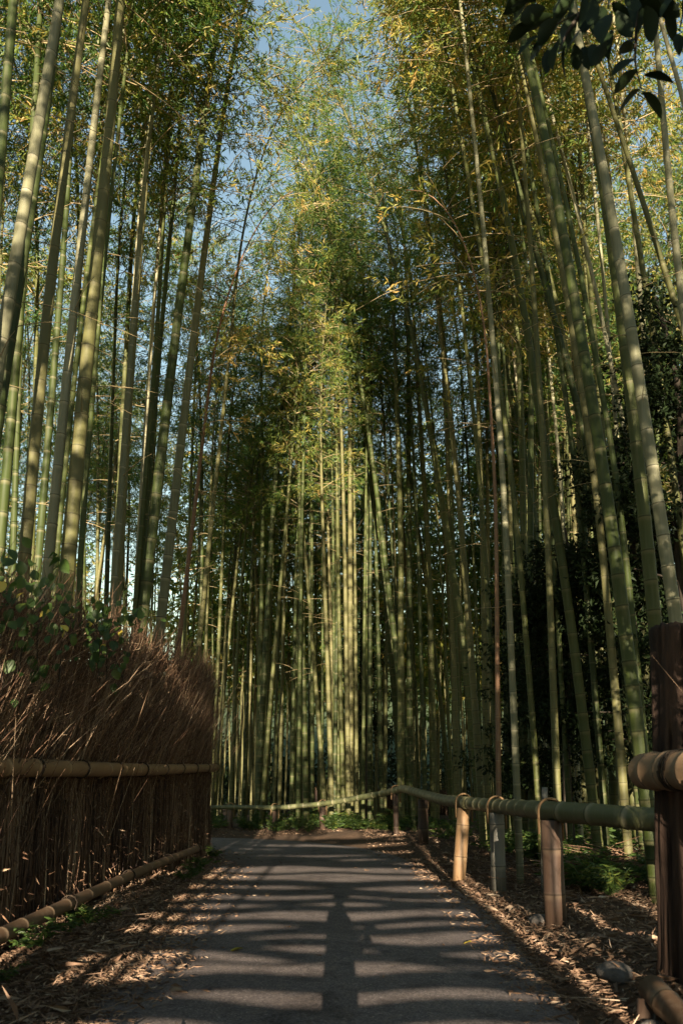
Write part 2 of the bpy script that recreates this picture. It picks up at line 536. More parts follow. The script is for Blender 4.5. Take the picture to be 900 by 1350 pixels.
mb = MB()
t = np.gradient(pc_xy, axis=0); t /= np.linalg.norm(t, axis=1)[:, None]
nrm = np.c_[t[:, 1], -t[:, 0], np.zeros(len(t))]
fr = np.array([-1, -.975, -.8, -.5, -.25, 0, .25, .5, .8, .975, 1])
PV = []
NP = 700
idx = np.linspace(0, 259, NP)
pcs = np.stack([np.interp(idx, np.arange(260), pc_xy[:, k]) for k in range(3)], 1)
nrs = np.stack([np.interp(idx, np.arange(260), nrm[:, k]) for k in range(3)], 1)
pws = np.interp(idx, np.arange(260), pc_w)
for k in range(NP):
    e0 = 0.05 * mnoise.noise((idx[k] * 0.9, 0, 0)) + 0.03 * mnoise.noise((idx[k] * 3.1, 4, 0))
    e1 = 0.05 * mnoise.noise((idx[k] * 0.9, 9, 0)) + 0.03 * mnoise.noise((idx[k] * 3.1, 7, 0))
    for f in fr:
        p = pcs[k] + nrs[k] * (f * pws[k] / 2 + (e1 if f == 1 else e0 if f == -1 else 0))
        zz = 0.012 * (1 - f * f) + 0.004 * math.sin(p[0] * 2.1 + p[1] * 1.3)
        p[2] = zz if abs(f) < 1 else -0.03
        PV.append(p)
i = (np.arange(NP - 1)[:, None] * 11 + np.arange(10)[None, :]).ravel()
mb.add(PV, np.stack([i, i + 1, i + 12, i + 11], 1))
tag(ob('path', mb.mesh('path', M['asphalt'])), kind='structure')

# ------------------------------------------------------------------ bamboo
def crown_arrays(curve, L, s0, n_nodes, n_leaf, reach=1.25, g=rng, leaf=(0.105, 0.165), wid=(0.019, 0.029), tint0=0.42, dead=0):
    """branches (tubes) and leaves along the upper culm. returns (branch MB, leaf MB)"""
    br, lf = MB(), MB()
    ss = np.sort(g.uniform(s0, L * 0.985, n_nodes))
    bs, be, bl, bd = [], [], [], []
    for s in ss:
        fr = (s - s0) / (L - s0)
        p, _ = resample(curve, [s]); p = p[0]
        ln = reach * (0.55 + 0.75 * math.sin(min(1, fr * 1.25 + 0.18) * math.pi * 0.9)) * g.uniform(0.6, 1.25)
        az = g.uniform(0, 2 * math.pi)
        el = R(g.uniform(12, 48))
        d = np.array([math.cos(az) * math.cos(el), math.sin(az) * math.cos(el), math.sin(el)])
        tt = np.linspace(0, 1, 5)
        pts = p + d * ln * tt[:, None] + np.array([0, 0, -1]) * (0.33 * ln * tt ** 2)[:, None]
        tube(br, pts, 0.009 * (1 - 0.75 * tt) * min(1.2, 0.5 + ln / 2), 3, g.uniform(0, 1), caps=False)
        bs.append(p); bl.append(ln); bd.append(d)
    for k in range(dead):                                   # bare stubs lower on the culm
        p, _ = resample(curve, [g.uniform(s0 * 0.45, s0)]); p = p[0]
        az = g.uniform(0, 2 * math.pi); ln = g.uniform(0.3, 1.1)
        d = np.array([math.cos(az), math.sin(az), g.uniform(-0.1, 0.35)])
        tt = np.linspace(0, 1, 4)
        tube(br, p + d * ln * tt[:, None] - np.array([0, 0, 1]) * (0.2 * ln * tt ** 2)[:, None], 0.006 * (1 - 0.6 * tt), 3, 0.9, caps=False)
    bs, bl, bd = np.array(bs), np.array(bl), np.array(bd)
    CL = 9                                                  # leaves fan out of one drooping twig tip
    nc = max(1, n_leaf // CL)
    k = g.choice(len(bs), nc, p=bl / bl.sum())
    tt = g.uniform(0.08, 1.0, nc) ** 0.6
    c = bs[k] + bd[k] * (bl[k] * tt)[:, None]
    c[:, 2] -= 0.33 * bl[k] * tt ** 2
    side = np.cross(bd[k], np.array([0, 0, 1.0])); side /= np.linalg.norm(side, axis=1)[:, None] + 1e-9
    so = g.normal(0, 0.22, nc) * bl[k] * (0.35 + 0.65 * (1 - tt))
    c += side * so[:, None] + g.normal(size=(nc, 3)) * 0.035
    c[:, 2] -= 0.25 * np.abs(so)
    td = bd[k] * 0.6 + side * (np.sign(so) * g.uniform(0.1, 0.8, nc))[:, None] + g.normal(size=(nc, 3)) * 0.3 + np.array([0, 0, -0.35])
    td /= np.linalg.norm(td, axis=1)[:, None]
    j = np.tile(np.linspace(0, 1, CL), nc)
    c = np.repeat(c, CL, axis=0) + np.repeat(td, CL, axis=0) * (j * leaf[1] * 1.5)[:, None] + g.normal(size=(nc * CL, 3)) * 0.012
    d = np.repeat(td, CL, axis=0) * 0.8 + g.normal(size=(nc * CL, 3)) * 0.48 + np.array([0, 0, -0.25])
    ct = np.repeat(np.clip(g.normal(tint0, 0.15, nc), 0, 1), CL)
    n = nc * CL
    leaf_quads(lf, c, d, g.uniform(leaf[0] * 0.75, leaf[1], n), g.uniform(*wid, n), np.clip(ct + g.normal(0, 0.12, n), 0, 1), g=g)
    return br, lf

def culm_curve(base, xs_of_z, H, droop_dir, y_of_z):
    z = np.linspace(0, H, 90)
    x = xs_of_z(z); y = y_of_z(z)
    tq = np.clip((z / H - 0.62) / 0.38, 0, 1)
    x = x + droop_dir[0] * 1.5 * tq ** 2
    y = y + droop_dir[1] * 1.5 * tq ** 2
    zz = z - 1.5 * tq ** 3
    return np.c_[x, y, zz + base]

GL = 'bamboos behind the brushwood fence'
GR = 'bamboos behind the low rail fence'
GB = 'bamboos at the bend of the path'
GD = 'bamboos of the deep grove'

def pixel_bamboo(pix, depth, dia, H, crown, leaves, label, group, mt='culm', tint=0.42, ylean=None, dead=0, sides=14):
    """a culm whose axis runs through photo pixels, standing on the ground at the given depth"""
    for _ in range(60):
        P = np.array([unproj(u, v, depth) for u, v in pix])
        P = P[np.argsort(P[:, 2])]
        b0 = P[0, 0] - (P[1, 0] - P[0, 0]) / (P[1, 2] - P[0, 2]) * 0.75 * P[0, 2]
        if group != GL or b0 < -3.05 or depth > 15.2: break
        depth *= 1.02; dia *= 1.017                        # stand clear behind the brushwood fence
    if depth > 10 and leaves > 2000:
        H, leaves, tint = H * 1.2, int(leaves * 0.95), tint + 0.04
    if depth < 10: H, crown = H * 1.15, 0.68
    if group == GL: crown = 0.68 if depth < 9.5 else 0.58
    elif group == GR and depth < 14: crown = max(crown, 0.6)
    elif group == GB: crown, leaves, tint = max(crown, 0.56), int(leaves * 0.8), tint - 0.14
    zz, xx = P[:, 2], P[:, 0]
    def fx(z):
        r = np.interp(z, zz, xx)
        sl0 = (xx[1] - xx[0]) / (zz[1] - zz[0]); sl1 = (xx[-1] - xx[-2]) / (zz[-1] - zz[-2])
        r = np.where(z < zz[0], xx[0] + sl0 * 0.75 * (z - zz[0]), r)
        return np.where(z > zz[-1], xx[-1] + sl1 * (z - zz[-1]), r)
    if ylean is None: ylean = random.uniform(-0.02, 0.02)
    zl = np.linspace(0, H, 90)
    xs = fx(zl)
    for _ in range(30):
        xs[1:-1] = (xs[:-2] + 2 * xs[1:-1] + xs[2:]) / 4
    bx = xs[0]
    bz = gz1(bx, depth) - 0.05
    sgn = -1 if bx > 0 else 1
    cv = culm_curve(bz, lambda z: np.interp(z, zl, xs), H, (sgn * random.uniform(0.3, 1.0), random.uniform(-0.5, 0.5)), lambda z: depth + ylean * z)
    o = thing('bamboo', label, 'bamboo', (bx, depth, bz), group)
    cv = cv - np.array([bx, depth, bz])
    mb = MB()
    nodes, L = bamboo_tube(mb, cv, dia / 2, dia * 0.07, 0.15, 0.36 if dia > 0.07 else 0.30, 14 if depth < 11 else 10 if depth < 17 else 8)
    ob('culm', mb.mesh('culm', M[mt], 'band'), o)
    if leaves:
        br, lf = crown_arrays(cv, L, crown * L, max(18, leaves // 75), leaves, tint0=tint, dead=dead)
        tag(ob('branches', br.mesh('branches', M['twig']), o), kind='stuff')
        ob('foliage', lf.mesh('foliage', M['leaf'], smooth=False), o)
    return o

LB = 'shaded green bamboo leaning in over the brushwood fence'
RB = 'stout green bamboo arching over the low rail fence toward the path'
CB = 'green bamboo standing at the bend just past the grey rail'
hand = [
 # left, behind the brushwood fence
 ([(10, 0), (2, 110), (-8, 230)], 6.6, 0.135, 14, .55, 2500, LB, GL, 'culm', .35),
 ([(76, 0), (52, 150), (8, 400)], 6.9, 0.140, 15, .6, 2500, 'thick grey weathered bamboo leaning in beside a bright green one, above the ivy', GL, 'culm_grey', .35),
 ([(90, 0), (66, 180), (24, 430), (2, 560)], 7.4, 0.125, 15, .6, 2500, 'bright moss green bamboo beside the thick grey one above the ivy', GL, 'culm', .35),
 ([(113, 0), (80, 250), (58, 450), (34, 715)], 7.7, 0.135, 15, .6, 2500, LB, GL, 'culm', .35),
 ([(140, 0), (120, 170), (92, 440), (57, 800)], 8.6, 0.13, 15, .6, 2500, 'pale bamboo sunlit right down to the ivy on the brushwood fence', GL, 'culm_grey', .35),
 ([(165, 0), (146, 220), (121, 450), (92, 740)], 7.6, 0.165, 16, .6, 2500, 'thickest green bamboo of the row behind the brushwood fence', GL, 'culm', .35),
 ([(106, 0), (88, 300), (70, 520), (48, 780)], 10.5, 0.12, 15, .5, 4200, LB, GL, 'culm', .4),
 ([(150, 0), (130, 300), (112, 560), (100, 720)], 11.5, 0.11, 15, .5, 4200, LB, GL, 'culm', .4),
 ([(216, 0), (190, 210), (172, 450), (145, 840)], 10.5, 0.105, 15, .5, 3600, 'slim pale bamboo with whitish foot among the dry twigs', GL, 'culm_grey', .4),
 ([(231, 0), (219, 200), (205, 450), (178, 800)], 11.2, 0.095, 15, .5, 3600, 'slim olive bamboo rising between a whitish and a dark stout one', GL, 'culm', .4),
 ([(247, 0), (238, 200), (215, 430), (183, 800)], 12.2, 0.115, 15, .5, 4000, LB, GL, 'culm', .4),
 ([(291, 0), (264, 200), (231, 450), (192, 780)], 9.6, 0.165, 16, .55, 3600, 'stout dark olive bamboo next to the brightest sunlit one', GL, 'culm', .45),
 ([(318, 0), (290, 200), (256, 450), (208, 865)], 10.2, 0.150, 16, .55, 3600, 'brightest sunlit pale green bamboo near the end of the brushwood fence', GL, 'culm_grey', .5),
 ([(351, 0), (330, 190), (281, 440), (234, 850)], 11.0, 0.085, 14, .7, 1200, 'thin reddish tan dead bamboo at the end of the brushwood fence', GL, 'culm_tan', .7),
 ([(322, 240), (302, 450), (264, 820)], 13.3, 0.10, 15, .5, 4200, 'slim green bamboo leaning from behind the fence end with lit flank', GL, 'culm', .5),
 # at the bend
 ([(372, 40), (390, 450), (403, 1040)], 21.5, 0.16, 19, .5, 6500, CB, GB, 'culm', .45),
 ([(382, 50), (442, 310), (486, 560), (524, 870)], 21.0, 0.17, 20, .5, 6500, 'long green bamboo bowing across other culms at the bend', GB, 'culm', .5),
 ([(441, 20), (454, 230), (461, 460), (462, 1000)], 22.0, 0.17, 20, .52, 6500, CB, GB, 'culm', .45),
 ([(450, 100), (510, 320), (546, 450), (604, 800), (622, 960)], 19.8, 0.20, 20, .52, 6000, 'dark bamboo with the strongest lean, crossing diagonally above the bend', GB, 'culm', .5),
 ([(527, 80), (532, 260), (538, 450), (540, 980)], 22.5, 0.19, 20, .5, 6500, 'straight upright bamboo rising behind the kink of the grey rail', GB, 'culm', .5),
 ([(452, 330), (466, 450), (500, 700), (518, 890)], 23.0, 0.20, 20, .5, 6500, CB, GB, 'culm', .5),
 ([(345, 520), (347, 700), (340, 1030)], 22.5, 0.15, 17, .5, 6000, CB, GB, 'culm', .45),
 ([(520, 470), (528, 700), (528, 1000)], 20.9, 0.19, 18, .52, 6500, CB, GB, 'culm', .5),
 ([(556, 600), (566, 760), (570, 1000)], 21.6, 0.18, 18, .5, 6500, CB, GB, 'culm', .55),
 # right, behind the low rail fence
 ([(634, 260), (643, 450), (655, 660), (657, 1020)], 10.6, 0.075, 11, .75, 500, 'thin red brown bamboo standing straight behind the grey fence post', GR, 'culm_tan', .7),
 ([(634, 260), (657, 450), (666, 700), (668, 960)], 15.5, 0.14, 15, .5, 5200, 'dark upright bamboo directly behind the thin red brown one', GR, 'culm', .6),
 ([(640, 110), (684, 445), (690, 700), (690, 960)], 14.5, 0.16, 16, .5, 5200, 'straight green bamboo two stems from the thin red brown one', GR, 'culm', .6),
 ([(676, 0), (697, 90), (722, 195), (764, 440), (800, 650), (830, 890), (850, 1040)], 8.6, 0.155, 15, .6, 4200, 'thick dark green bamboo rising behind the green rail by the log post', GR, 'culm', .6),
 ([(615, 50), (650, 200), (677, 325), (697, 450), (722, 625), (742, 750), (762, 895)], 10.8, 0.135, 16, .52, 5200, 'bamboo with pale lit patch, leaning between dark evergreens', GR, 'culm', .65),
 ([(755, 60), (780, 200), (800, 325), (817, 450), (836, 600), (858, 800)], 8.2, 0.15, 15, .6, 4200, RB, GR, 'culm', .6),
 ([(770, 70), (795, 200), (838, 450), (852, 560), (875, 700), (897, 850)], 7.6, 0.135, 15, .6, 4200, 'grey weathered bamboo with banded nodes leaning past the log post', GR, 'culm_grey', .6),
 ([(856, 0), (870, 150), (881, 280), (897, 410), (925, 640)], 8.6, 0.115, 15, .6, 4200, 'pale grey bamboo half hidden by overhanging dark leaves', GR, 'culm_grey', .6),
 ([(778, 95), (835, 260), (897, 450), (940, 590)], 9.6, 0.105, 14, .55, 4200, RB, GR, 'culm', .65),
 ([(868, 35), (902, 150), (940, 300)], 8.2, 0.085, 14, .6, 3600, 'thin grey bamboo with the steepest lean by the overhanging leaves', GR, 'culm_grey', .65),
 ([(762, 100), (772, 250), (788, 450), (802, 640), (806, 900)], 12.6, 0.135, 16, .5, 5200, RB, GR, 'culm', .65),
 ([(700, 300), (740, 450), (780, 600), (818, 830), (835, 980)], 11.2, 0.135, 15, .52, 5200, RB, GR, 'culm', .65),
 ([(846, 350), (862, 450), (884, 600), (905, 760)], 10.4, 0.11, 15, .5, 5200, RB, GR, 'culm', .65),
 ([(634, 110), (685, 240), (722, 360), (742, 450), (775, 640)], 13.0, 0.12, 16, .5, 5600, RB, GR, 'culm', .65),
 ([(702, 85), (720, 210), (736, 325), (752, 450), (765, 640)], 13.8, 0.12, 16, .5, 5600, RB, GR, 'culm', .65),
 ([(812, 55), (830, 240), (848, 445), (860, 640)], 11.8, 0.125, 16, .52, 5200, 'sunlit grey upright bamboo against golden leaves by the log post', GR, 'culm_grey', .65),
 ([(560, 20), (600, 260), (628, 450), (636, 700), (640, 980)], 17.5, 0.15, 18, .5, 6200, RB, GR, 'culm', .65),
 ([(590, 60), (625, 300), (700, 620), (722, 900)], 16.0, 0.15, 17, .5, 6200, RB, GR, 'culm', .65),
]
hand += [
 ([(520, 0), (566, 300), (604, 640), (628, 960)], 16.5, 0.15, 19, .6, 5200, 'tall bamboo by the rail kink bending over to the path middle', GR, 'culm', .55),
 ([(430, 0), (396, 300), (362, 640), (345, 960)], 22.2, 0.17, 22, .62, 5600, 'very tall bamboo bending over the bend from the fence end side', GB, 'culm', .4),
 ([(480, 0), (478, 300), (482, 640), (487, 960)], 23.2, 0.17, 22, .62, 5600, 'very tall straight bamboo by the narrow evergreen', GB, 'culm', .4),
 ([(540, 0), (575, 300), (592, 640), (600, 960)], 20.6, 0.16, 21, .62, 5600, 'very tall bamboo at the bend next to the strongest leaning one', GB, 'culm', .5),
]
gr_ = random.Random(5)
for k in range(18):                                      # slender culms between the stout ones, right
    ub = 650 + 260 * (k + gr_.uniform(-.6, .6)) / 18; d = gr_.uniform(9.5, 16.5)
    ln = (ub - 470) * gr_.uniform(0.22, 0.42) + gr_.uniform(-20, 35)
    hand.append(([(ub - ln, 0), (ub - ln * .55, 320), (ub - ln * .2, 640), (ub, 960)], d, gr_.uniform(0.075, 0.115), gr_.uniform(15, 17), .62, 2600,
                 'slender dark bamboo among stout ones behind the rail fence, ' + ('near the thin red brown bamboo' if ub < 720 else 'among dark evergreens' if ub < 810 else 'close to the log post'), GR, gr_.choice(('culm', 'culm', 'culm', 'culm_grey')), .5))
for k in range(18):                                      # slender culms around the bend
    ub = gr_.uniform(335, 640); d = gr_.uniform(20.8, 25)
    ln = (ub - 450) * gr_.uniform(0.1, 0.5) + gr_.uniform(-25, 25)
    hand.append(([(ub - ln, 60), (ub - ln * .5, 400), (ub - ln * .15, 720), (ub, 980)], d, gr_.uniform(0.09, 0.14), gr_.uniform(16, 19), .6, 3600,
                 'slender bamboo among thicker ones just past the grey rail, ' + ('toward the brushwood fence end' if ub < 420 else 'near the narrow evergreen' if ub < 520 else 'by the rail kink'), GB, 'culm', .4))
for k in range(8):
    ub = gr_.uniform(20, 180); d = gr_.uniform(9.5, 13)
    ln = -(450 - ub) * gr_.uniform(0.16, 0.26)
    hand.append(([(ub - ln, 0), (ub - ln * .55, 320), (ub - ln * .2, 640), (ub, 900)], d, gr_.uniform(0.07, 0.10), gr_.uniform(15, 17), .65, 2200,
                 'slender olive bamboo between the stout ones behind the brushwood fence', GL, gr_.choice(('culm', 'culm_grey')), .35))
for h in hand:
    pixel_bamboo(*h, dead=random.choice((3, 5, 8)))

# shared variants for the grove: culm + branches + foliage meshes reused by every copy
variants = []
for k in range(9):
    H = 16.5
    a = random.uniform(0.15, 0.5)
    z = np.linspace(0, H, 70)
    tq = np.clip((z / H - 0.55) / 0.45, 0, 1)
    cv = np.c_[a * 1.2 * (z / H) ** 2 + 2.0 * a * tq ** 2 * 1.6, 0.25 * np.sin(z / H * 3 + k), z - 1.7 * tq ** 3]
    mb = MB()
    nodes, L = bamboo_tube(mb, cv, 0.062 + 0.006 * (k % 4), 0.01, 0.16, 0.36, 9)
    cm = mb.mesh('culm', M['culm'], 'band')
    br, lf = crown_arrays(cv, L, L * (0.54 + 0.02 * (k % 4)), 70, 5600, reach=1.35, tint0=[.20, .32, .46][k % 3], dead=9)
    variants.append((cm, br.mesh('branches', M['twig']), lf.mesh('foliage', M['leaf'], smooth=False)))

taken = [(o.location.x, o.location.y) for o in col.objects if o.name.startswith('bamboo')]
def free(x, y, gap):
    return all((x - a) ** 2 + (y - b) ** 2 > gap * gap for a, b in taken)
count = {'l': 0, 'r': 0, 'd': 0}
LABEL = {'l': ('slender green bamboo in the ranks farther behind the brushwood fence', GL),
         'r': ('green bamboo in the ranks farther behind the low rail fence', GR),
         'd': ('green bamboo in the dense dark grove beyond the bend', GD)}
def grove_bamboo(x, y, key, scale=None):
    cm, br, lf = random.choice(variants)
    s = scale or random.uniform(0.95, 1.3)
    wd = s * random.uniform(0.65, 1.0)
    look = 'slim' if wd < 0.9 else 'stout'
    if key == 'd':
        rank = 'front' if y < 23.5 else 'middle' if y < 28 else 'back'
        where = 'toward the brushwood fence end' if x < -0.06 * y else 'around the narrow evergreen' if x < 0.08 * y else 'behind the low rail fence'
        lab = f'{look} green bamboo in the {rank} ranks beyond the bend, {where}'
    elif key == 'r':
        lab = f'{look} green bamboo of the far ranks ' + ('behind the dark evergreens' if x > 0.24 * y else 'near the thin red brown bamboo')
    else:
        lab = f'{look} green bamboo in the ranks farther behind the brushwood fence, ' + ('deep inside' if x < -4.2 else 'close to the fence')
    o = thing('bamboo', lab, 'bamboo', (x, y, gz1(x, y) - 0.05), LABEL[key][1])
    ob('culm', cm, o); tag(ob('branches', br, o), kind='stuff'); ob('foliage', lf, o)
    o.scale = (wd, wd, s)
    az = random.uniform(0, 2 * math.pi)
    tl = abs(random.gauss(0, 2.6))
    o.rotation_euler = Matrix.Rotation(R(tl), 3, Vector((math.cos(az), math.sin(az), 0))).to_euler()
    o.rotation_euler.rotate_axis('Z', random.uniform(0, 6.28))
    taken.append((x, y)); count[key] += 1
tries = 0
while count['l'] < 18 and tries < 4000:
    tries += 1
    y = random.uniform(8, 15.2); x = random.uniform(-0.46 * y - 2.2, -3.2)
    if free(x, y, 0.5): grove_bamboo(x, y, 'l')
tries = 0
while count['r'] < 22 and tries < 4000:
    tries += 1
    y = random.uniform(12, 22); x = random.uniform(2.9, 0.45 * y + 2)
    if free(x, y, 0.5): grove_bamboo(x, y, 'r')
tries = 0
while count['d'] < 160 and tries < 20000:
    tries += 1
    y = 21.0 + 15 * random.random() ** 1.4
    x = random.uniform(-0.45 * y - 2, 0.45 * y + 2)
    if x < -0.2 * y and random.random() > 0.35: continue
    if free(x, y, 0.42): grove_bamboo(x, y, 'd')

# the rest of the grove, farther off and behind the camera, as one mass
mb_far_c, mb_far_l = MB(), MB()
low = []
for k in range(8):
    H = 15.5
    z = np.linspace(0, H, 14)
    tq = np.clip((z / H - 0.55) / 0.45, 0, 1)
    cv = np.c_[0.5 * (z / H) ** 2 + 1.2 * tq ** 2, 0.2 * np.sin(z / H * 3 + k), z - 1.6 * tq ** 3]
    c = MB(); tube(c, cv, 0.055 * (1 - 0.85 * (z / H) ** 1.3), 6, 0.0, caps=False)
    _, lf = crown_arrays(cv, H * 1.02, H * 0.36, 50, 900 if k < 4 else 480, reach=1.5, leaf=(0.24, 0.38) if k < 4 else (0.32, 0.5), wid=(0.05, 0.085) if k < 4 else (0.07, 0.11), tint0=.42)
    low.append((c.arrays(), lf.arrays()))
def mass_bamboo(x, y, s=1.0, bz=None):
    (cv, cq, _, ca), (lv, _, lt, la) = random.choice(low[:4] if y < 34 else low[4:])
    th = random.uniform(0, 6.28)
    tl = Matrix.Rotation(R(abs(random.gauss(0, 2))), 3, Vector((math.cos(th * 3), math.sin(th * 3), 0))) @ Matrix.Rotation(th, 3, 'Z')
    m = np.array(tl) * s
    off = np.array([x, y, gz1(x, y) - 0.05])
    mb_far_c.add(cv @ m.T + off, cq, None, ca + random.uniform(-.2, .2))
    mb_far_l.add(lv @ m.T + off, None, lt, np.clip(la + random.uniform(-.12, .12), 0, 1))
for k in range(390):                                     # beyond
    y = 35 + 32 * random.random() ** 1.3; x = random.uniform(-0.47 * y - 3, 0.47 * y + 3)
    if x < -0.2 * y and random.random() > 0.3: continue
    mass_bamboo(x, y, random.uniform(0.9, 1.25))
for k in range(26):                                      # flanks out of frame
    y = random.uniform(-4, 14); sd = random.choice((-1, 1))
    mass_bamboo(sd * random.uniform(6.5, 13) + (0 if y < 8 else sd * 2), y, random.uniform(0.85, 1.05))
for k in range(150):                                      # behind the camera, either side of the straight path
    y = random.uniform(-34, -3.5); sd = random.choice((-1, 1))
    bx_ = 2.4 + 9 * random.random()
    if bx_ < 5.5 and random.random() < (0.85 if sd < 0 else 0.72): continue
    mass_bamboo(sd * bx_, y, random.uniform(0.42, 0.66) if sd < 0 else random.uniform(0.95, 1.1) if bx_ < 5.5 else random.uniform(0.6, 0.85))
for k in range(22):                                      # added beside the path behind the camera, crowns sized to shade the centre
    y = random.uniform(-18, -8)
    mass_bamboo(random.uniform(1.7, 2.6) if k % 5 < 2 else -random.uniform(1.5, 2.0), y, (12.5 - y) * 0.167 / 5.1 + 0.06)
og = ob('bamboo_grove', mb_far_c.mesh('bamboo_grove', M['culm'], 'band'))
tag(og, 'distant mass of bamboo culms filling the gaps of the grove', 'grove', kind='stuff')
og2 = ob('bamboo_canopy_foliage', mb_far_l.mesh('bamboo_canopy_foliage', M['leaf'], smooth=False))
tag(og2, 'distant mass of bamboo leaves behind the nearer crowns', 'foliage', kind='stuff')

# wooded hill behind the grove and dark understory at its foot
hx, hy = np.linspace(-260, 260, 90), np.linspace(72, 240, 40)
HX, HY = np.meshgrid(hx, hy)
HZ = -0.7 + 24 * sstep((HY - 74) / 90) * (0.8 + 0.25 * np.sin(HX * .021 + 1) + .1 * np.sin(HX * .07)) + rng.normal(0, .5, HX.shape) * sstep((HY - 76) / 20)
mb = MB()
i = (np.arange(39)[:, None] * 90 + np.arange(89)[None, :]).ravel()
mb.add(np.c_[HX.ravel(), HY.ravel(), HZ.ravel()], np.stack([i, i + 1, i + 91, i + 90], 1))
M['hill'] = plain('wooded hillside', (0.03, 0.045, 0.018), 0.95)
tag(ob('hill', mb.mesh('hill', M['hill'])), kind='structure')
n = 38000
mb = MB()
cx, cy_ = rng.uniform(-36, 36, 260), rng.uniform(44, 70, 260)
k = rng.integers(0, 260, n)
hh = (1.6 + 4.0 * rng.random(260))[k]
P = np.c_[cx[k] + rng.normal(0, .8, n), cy_[k] + rng.normal(0, .8, n), -.5 + hh * rng.random(n) ** .8]
leaf_quads(mb, P, rng.normal(size=(n, 3)), rng.uniform(.25, .45, n), rng.uniform(.12, .2, n), np.clip(rng.normal(.4, .2, n), 0, 1))
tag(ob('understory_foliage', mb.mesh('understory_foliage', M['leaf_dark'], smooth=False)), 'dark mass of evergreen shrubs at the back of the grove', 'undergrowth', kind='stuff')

# ------------------------------------------------------------------ brushwood fence on the left
def brush_panel(name, parent, p0, p1, h0, h1, n, thick=0.16, loose=0.5, seed=3, leaves=3500, spray=0.0):
    """a wall of thin upright twigs between two ground points: one mass of sticks too fine to pick apart"""
    g = np.random.default_rng(seed)
    p0, p1 = np.array(p0, float), np.array(p1, float)
    d = p1 - p0; Ln = np.linalg.norm(d); d /= Ln
    nr = np.array([d[1], -d[0]])
    mb = MB()
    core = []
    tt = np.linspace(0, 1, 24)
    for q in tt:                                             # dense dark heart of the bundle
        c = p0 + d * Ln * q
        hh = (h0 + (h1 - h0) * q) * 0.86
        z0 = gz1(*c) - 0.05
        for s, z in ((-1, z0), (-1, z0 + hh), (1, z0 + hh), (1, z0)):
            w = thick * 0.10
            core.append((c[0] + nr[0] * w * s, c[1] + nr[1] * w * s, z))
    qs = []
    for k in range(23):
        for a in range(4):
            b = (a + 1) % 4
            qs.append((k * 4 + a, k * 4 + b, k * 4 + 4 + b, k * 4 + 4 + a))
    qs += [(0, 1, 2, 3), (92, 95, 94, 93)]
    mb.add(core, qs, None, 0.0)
    S = g.uniform(0, Ln, n) + g.normal(0, 0.10, n)
    off = g.normal(0, thick * 0.42, n)
    clump = 0.5 + 0.5 * np.sin(S * 5.1 + 1.3 * np.sin(S * 1.7)) * np.sin(S * 2.3 + 0.5)
    off = np.minimum(off * (0.75 + 0.5 * clump), g.uniform(0.06, 0.13, n))
    off = off + 0.02 * np.sin(S * 3.3 + np.sin(S * 1.1)) * (S > 0.3)
    q = np.clip(S / Ln, 0, 1)
    hh = (h0 + (h1 - h0) * q) * (1 + 0.06 * np.sin(S * 1.7) + 0.06 * np.sin(S * 5.3) + 0.04 * np.sin(S * 11.9))
    c = p0[None] + d[None] * S[:, None] + nr[None] * off[:, None]
    z0 = np.where(g.random(n) < 0.45, 0.05, g.uniform(0, 1, n) * hh * 0.6)
    ln = np.minimum(g.uniform(0.4, 1.6, n), hh * g.uniform(0.82, 1.05, n) - z0 + np.where(g.random(n) < 0.4, g.exponential(0.13 + 0.12 * spray * q ** 6, n), 0))
    ok = ln > 0.15
    la, lb = g.normal(0, 0.09, n), g.normal(0, 0.03, n)
    top = z0 + ln > hh * 0.84
    tuft = np.sin(S * 9.0 + 2.0 * np.sin(S * 2.1)) * 0.14
    la = la + tuft * 0.3 + top * (tuft + g.normal(0, 0.38, n) + 0.25 * spray * q ** 8); lb = lb + top * g.normal(0, 0.26, n)
    B = np.c_[c, gz(c[:, 0], c[:, 1]) + z0]
    D = np.c_[d[0] * la + nr[0] * lb, d[1] * la + nr[1] * lb]
    kink = g.normal(0, 0.012, (n, 2))
    P1 = B + np.c_[D * (ln * 0.42)[:, None] + kink, ln * 0.5]
    P2 = B + np.c_[D * ln[:, None], ln]
    r = g.uniform(0.0014, 0.0046, n) * np.where(g.random(n) < 0.12, 2.4, 1.0)
    tn = np.clip(g.normal(0.46, 0.27, n) + 0.5 * (clump - 0.5) + 0.22 * top, 0.02, 1)  # tops tinted lighter, painting in sunlit twig tips
    sticks(mb, np.stack([B, P1, P2], 1)[ok], np.stack([r, r * .8, r * .3], 1)[ok], tn[ok])
    # crosswise strays
    for k in range(int(n * 0.10 * loose * 2)):
        s = g.uniform(0, Ln); q = s / Ln
        hh = h0 + (h1 - h0) * q
        c = p0 + d * s + nr * (thick * g.uniform(0.1, 0.5))
        b = np.array([c[0], c[1], gz1_fast(c) + hh * (0.45 + 0.62 * g.random() ** 0.7)])
        ang = g.uniform(0.3, 2.8)
        ln = g.uniform(0.10, 0.62)
        e = b + np.array([d[0] * math.cos(ang) * ln + nr[0] * g.normal(0.05, 0.1), d[1] * math.cos(ang) * ln + nr[1] * g.normal(0.05, 0.1), math.sin(ang) * ln])
        m = (b + e) / 2 + g.normal(0, 0.03, 3)
        rs = 0.0032 * (1.9 if g.random() < 0.22 else 1.0)
        tube(mb, [b, m, e], [rs, rs * .75, rs * .35], 3, np.clip(g.normal(0.55, 0.28), 0, 1), caps=False)
    o = ob(name, mb.mesh(name, M['brush']), parent)
    tag(o, kind='stuff')
    lf = MB()
    s = g.uniform(0, Ln, leaves); q = s / Ln
    c = p0[None] + d[None] * s[:, None] + nr[None] * (np.minimum(np.abs(g.normal(0, 0.5, leaves)) * thick, 0.14) + 0.01)[:, None]
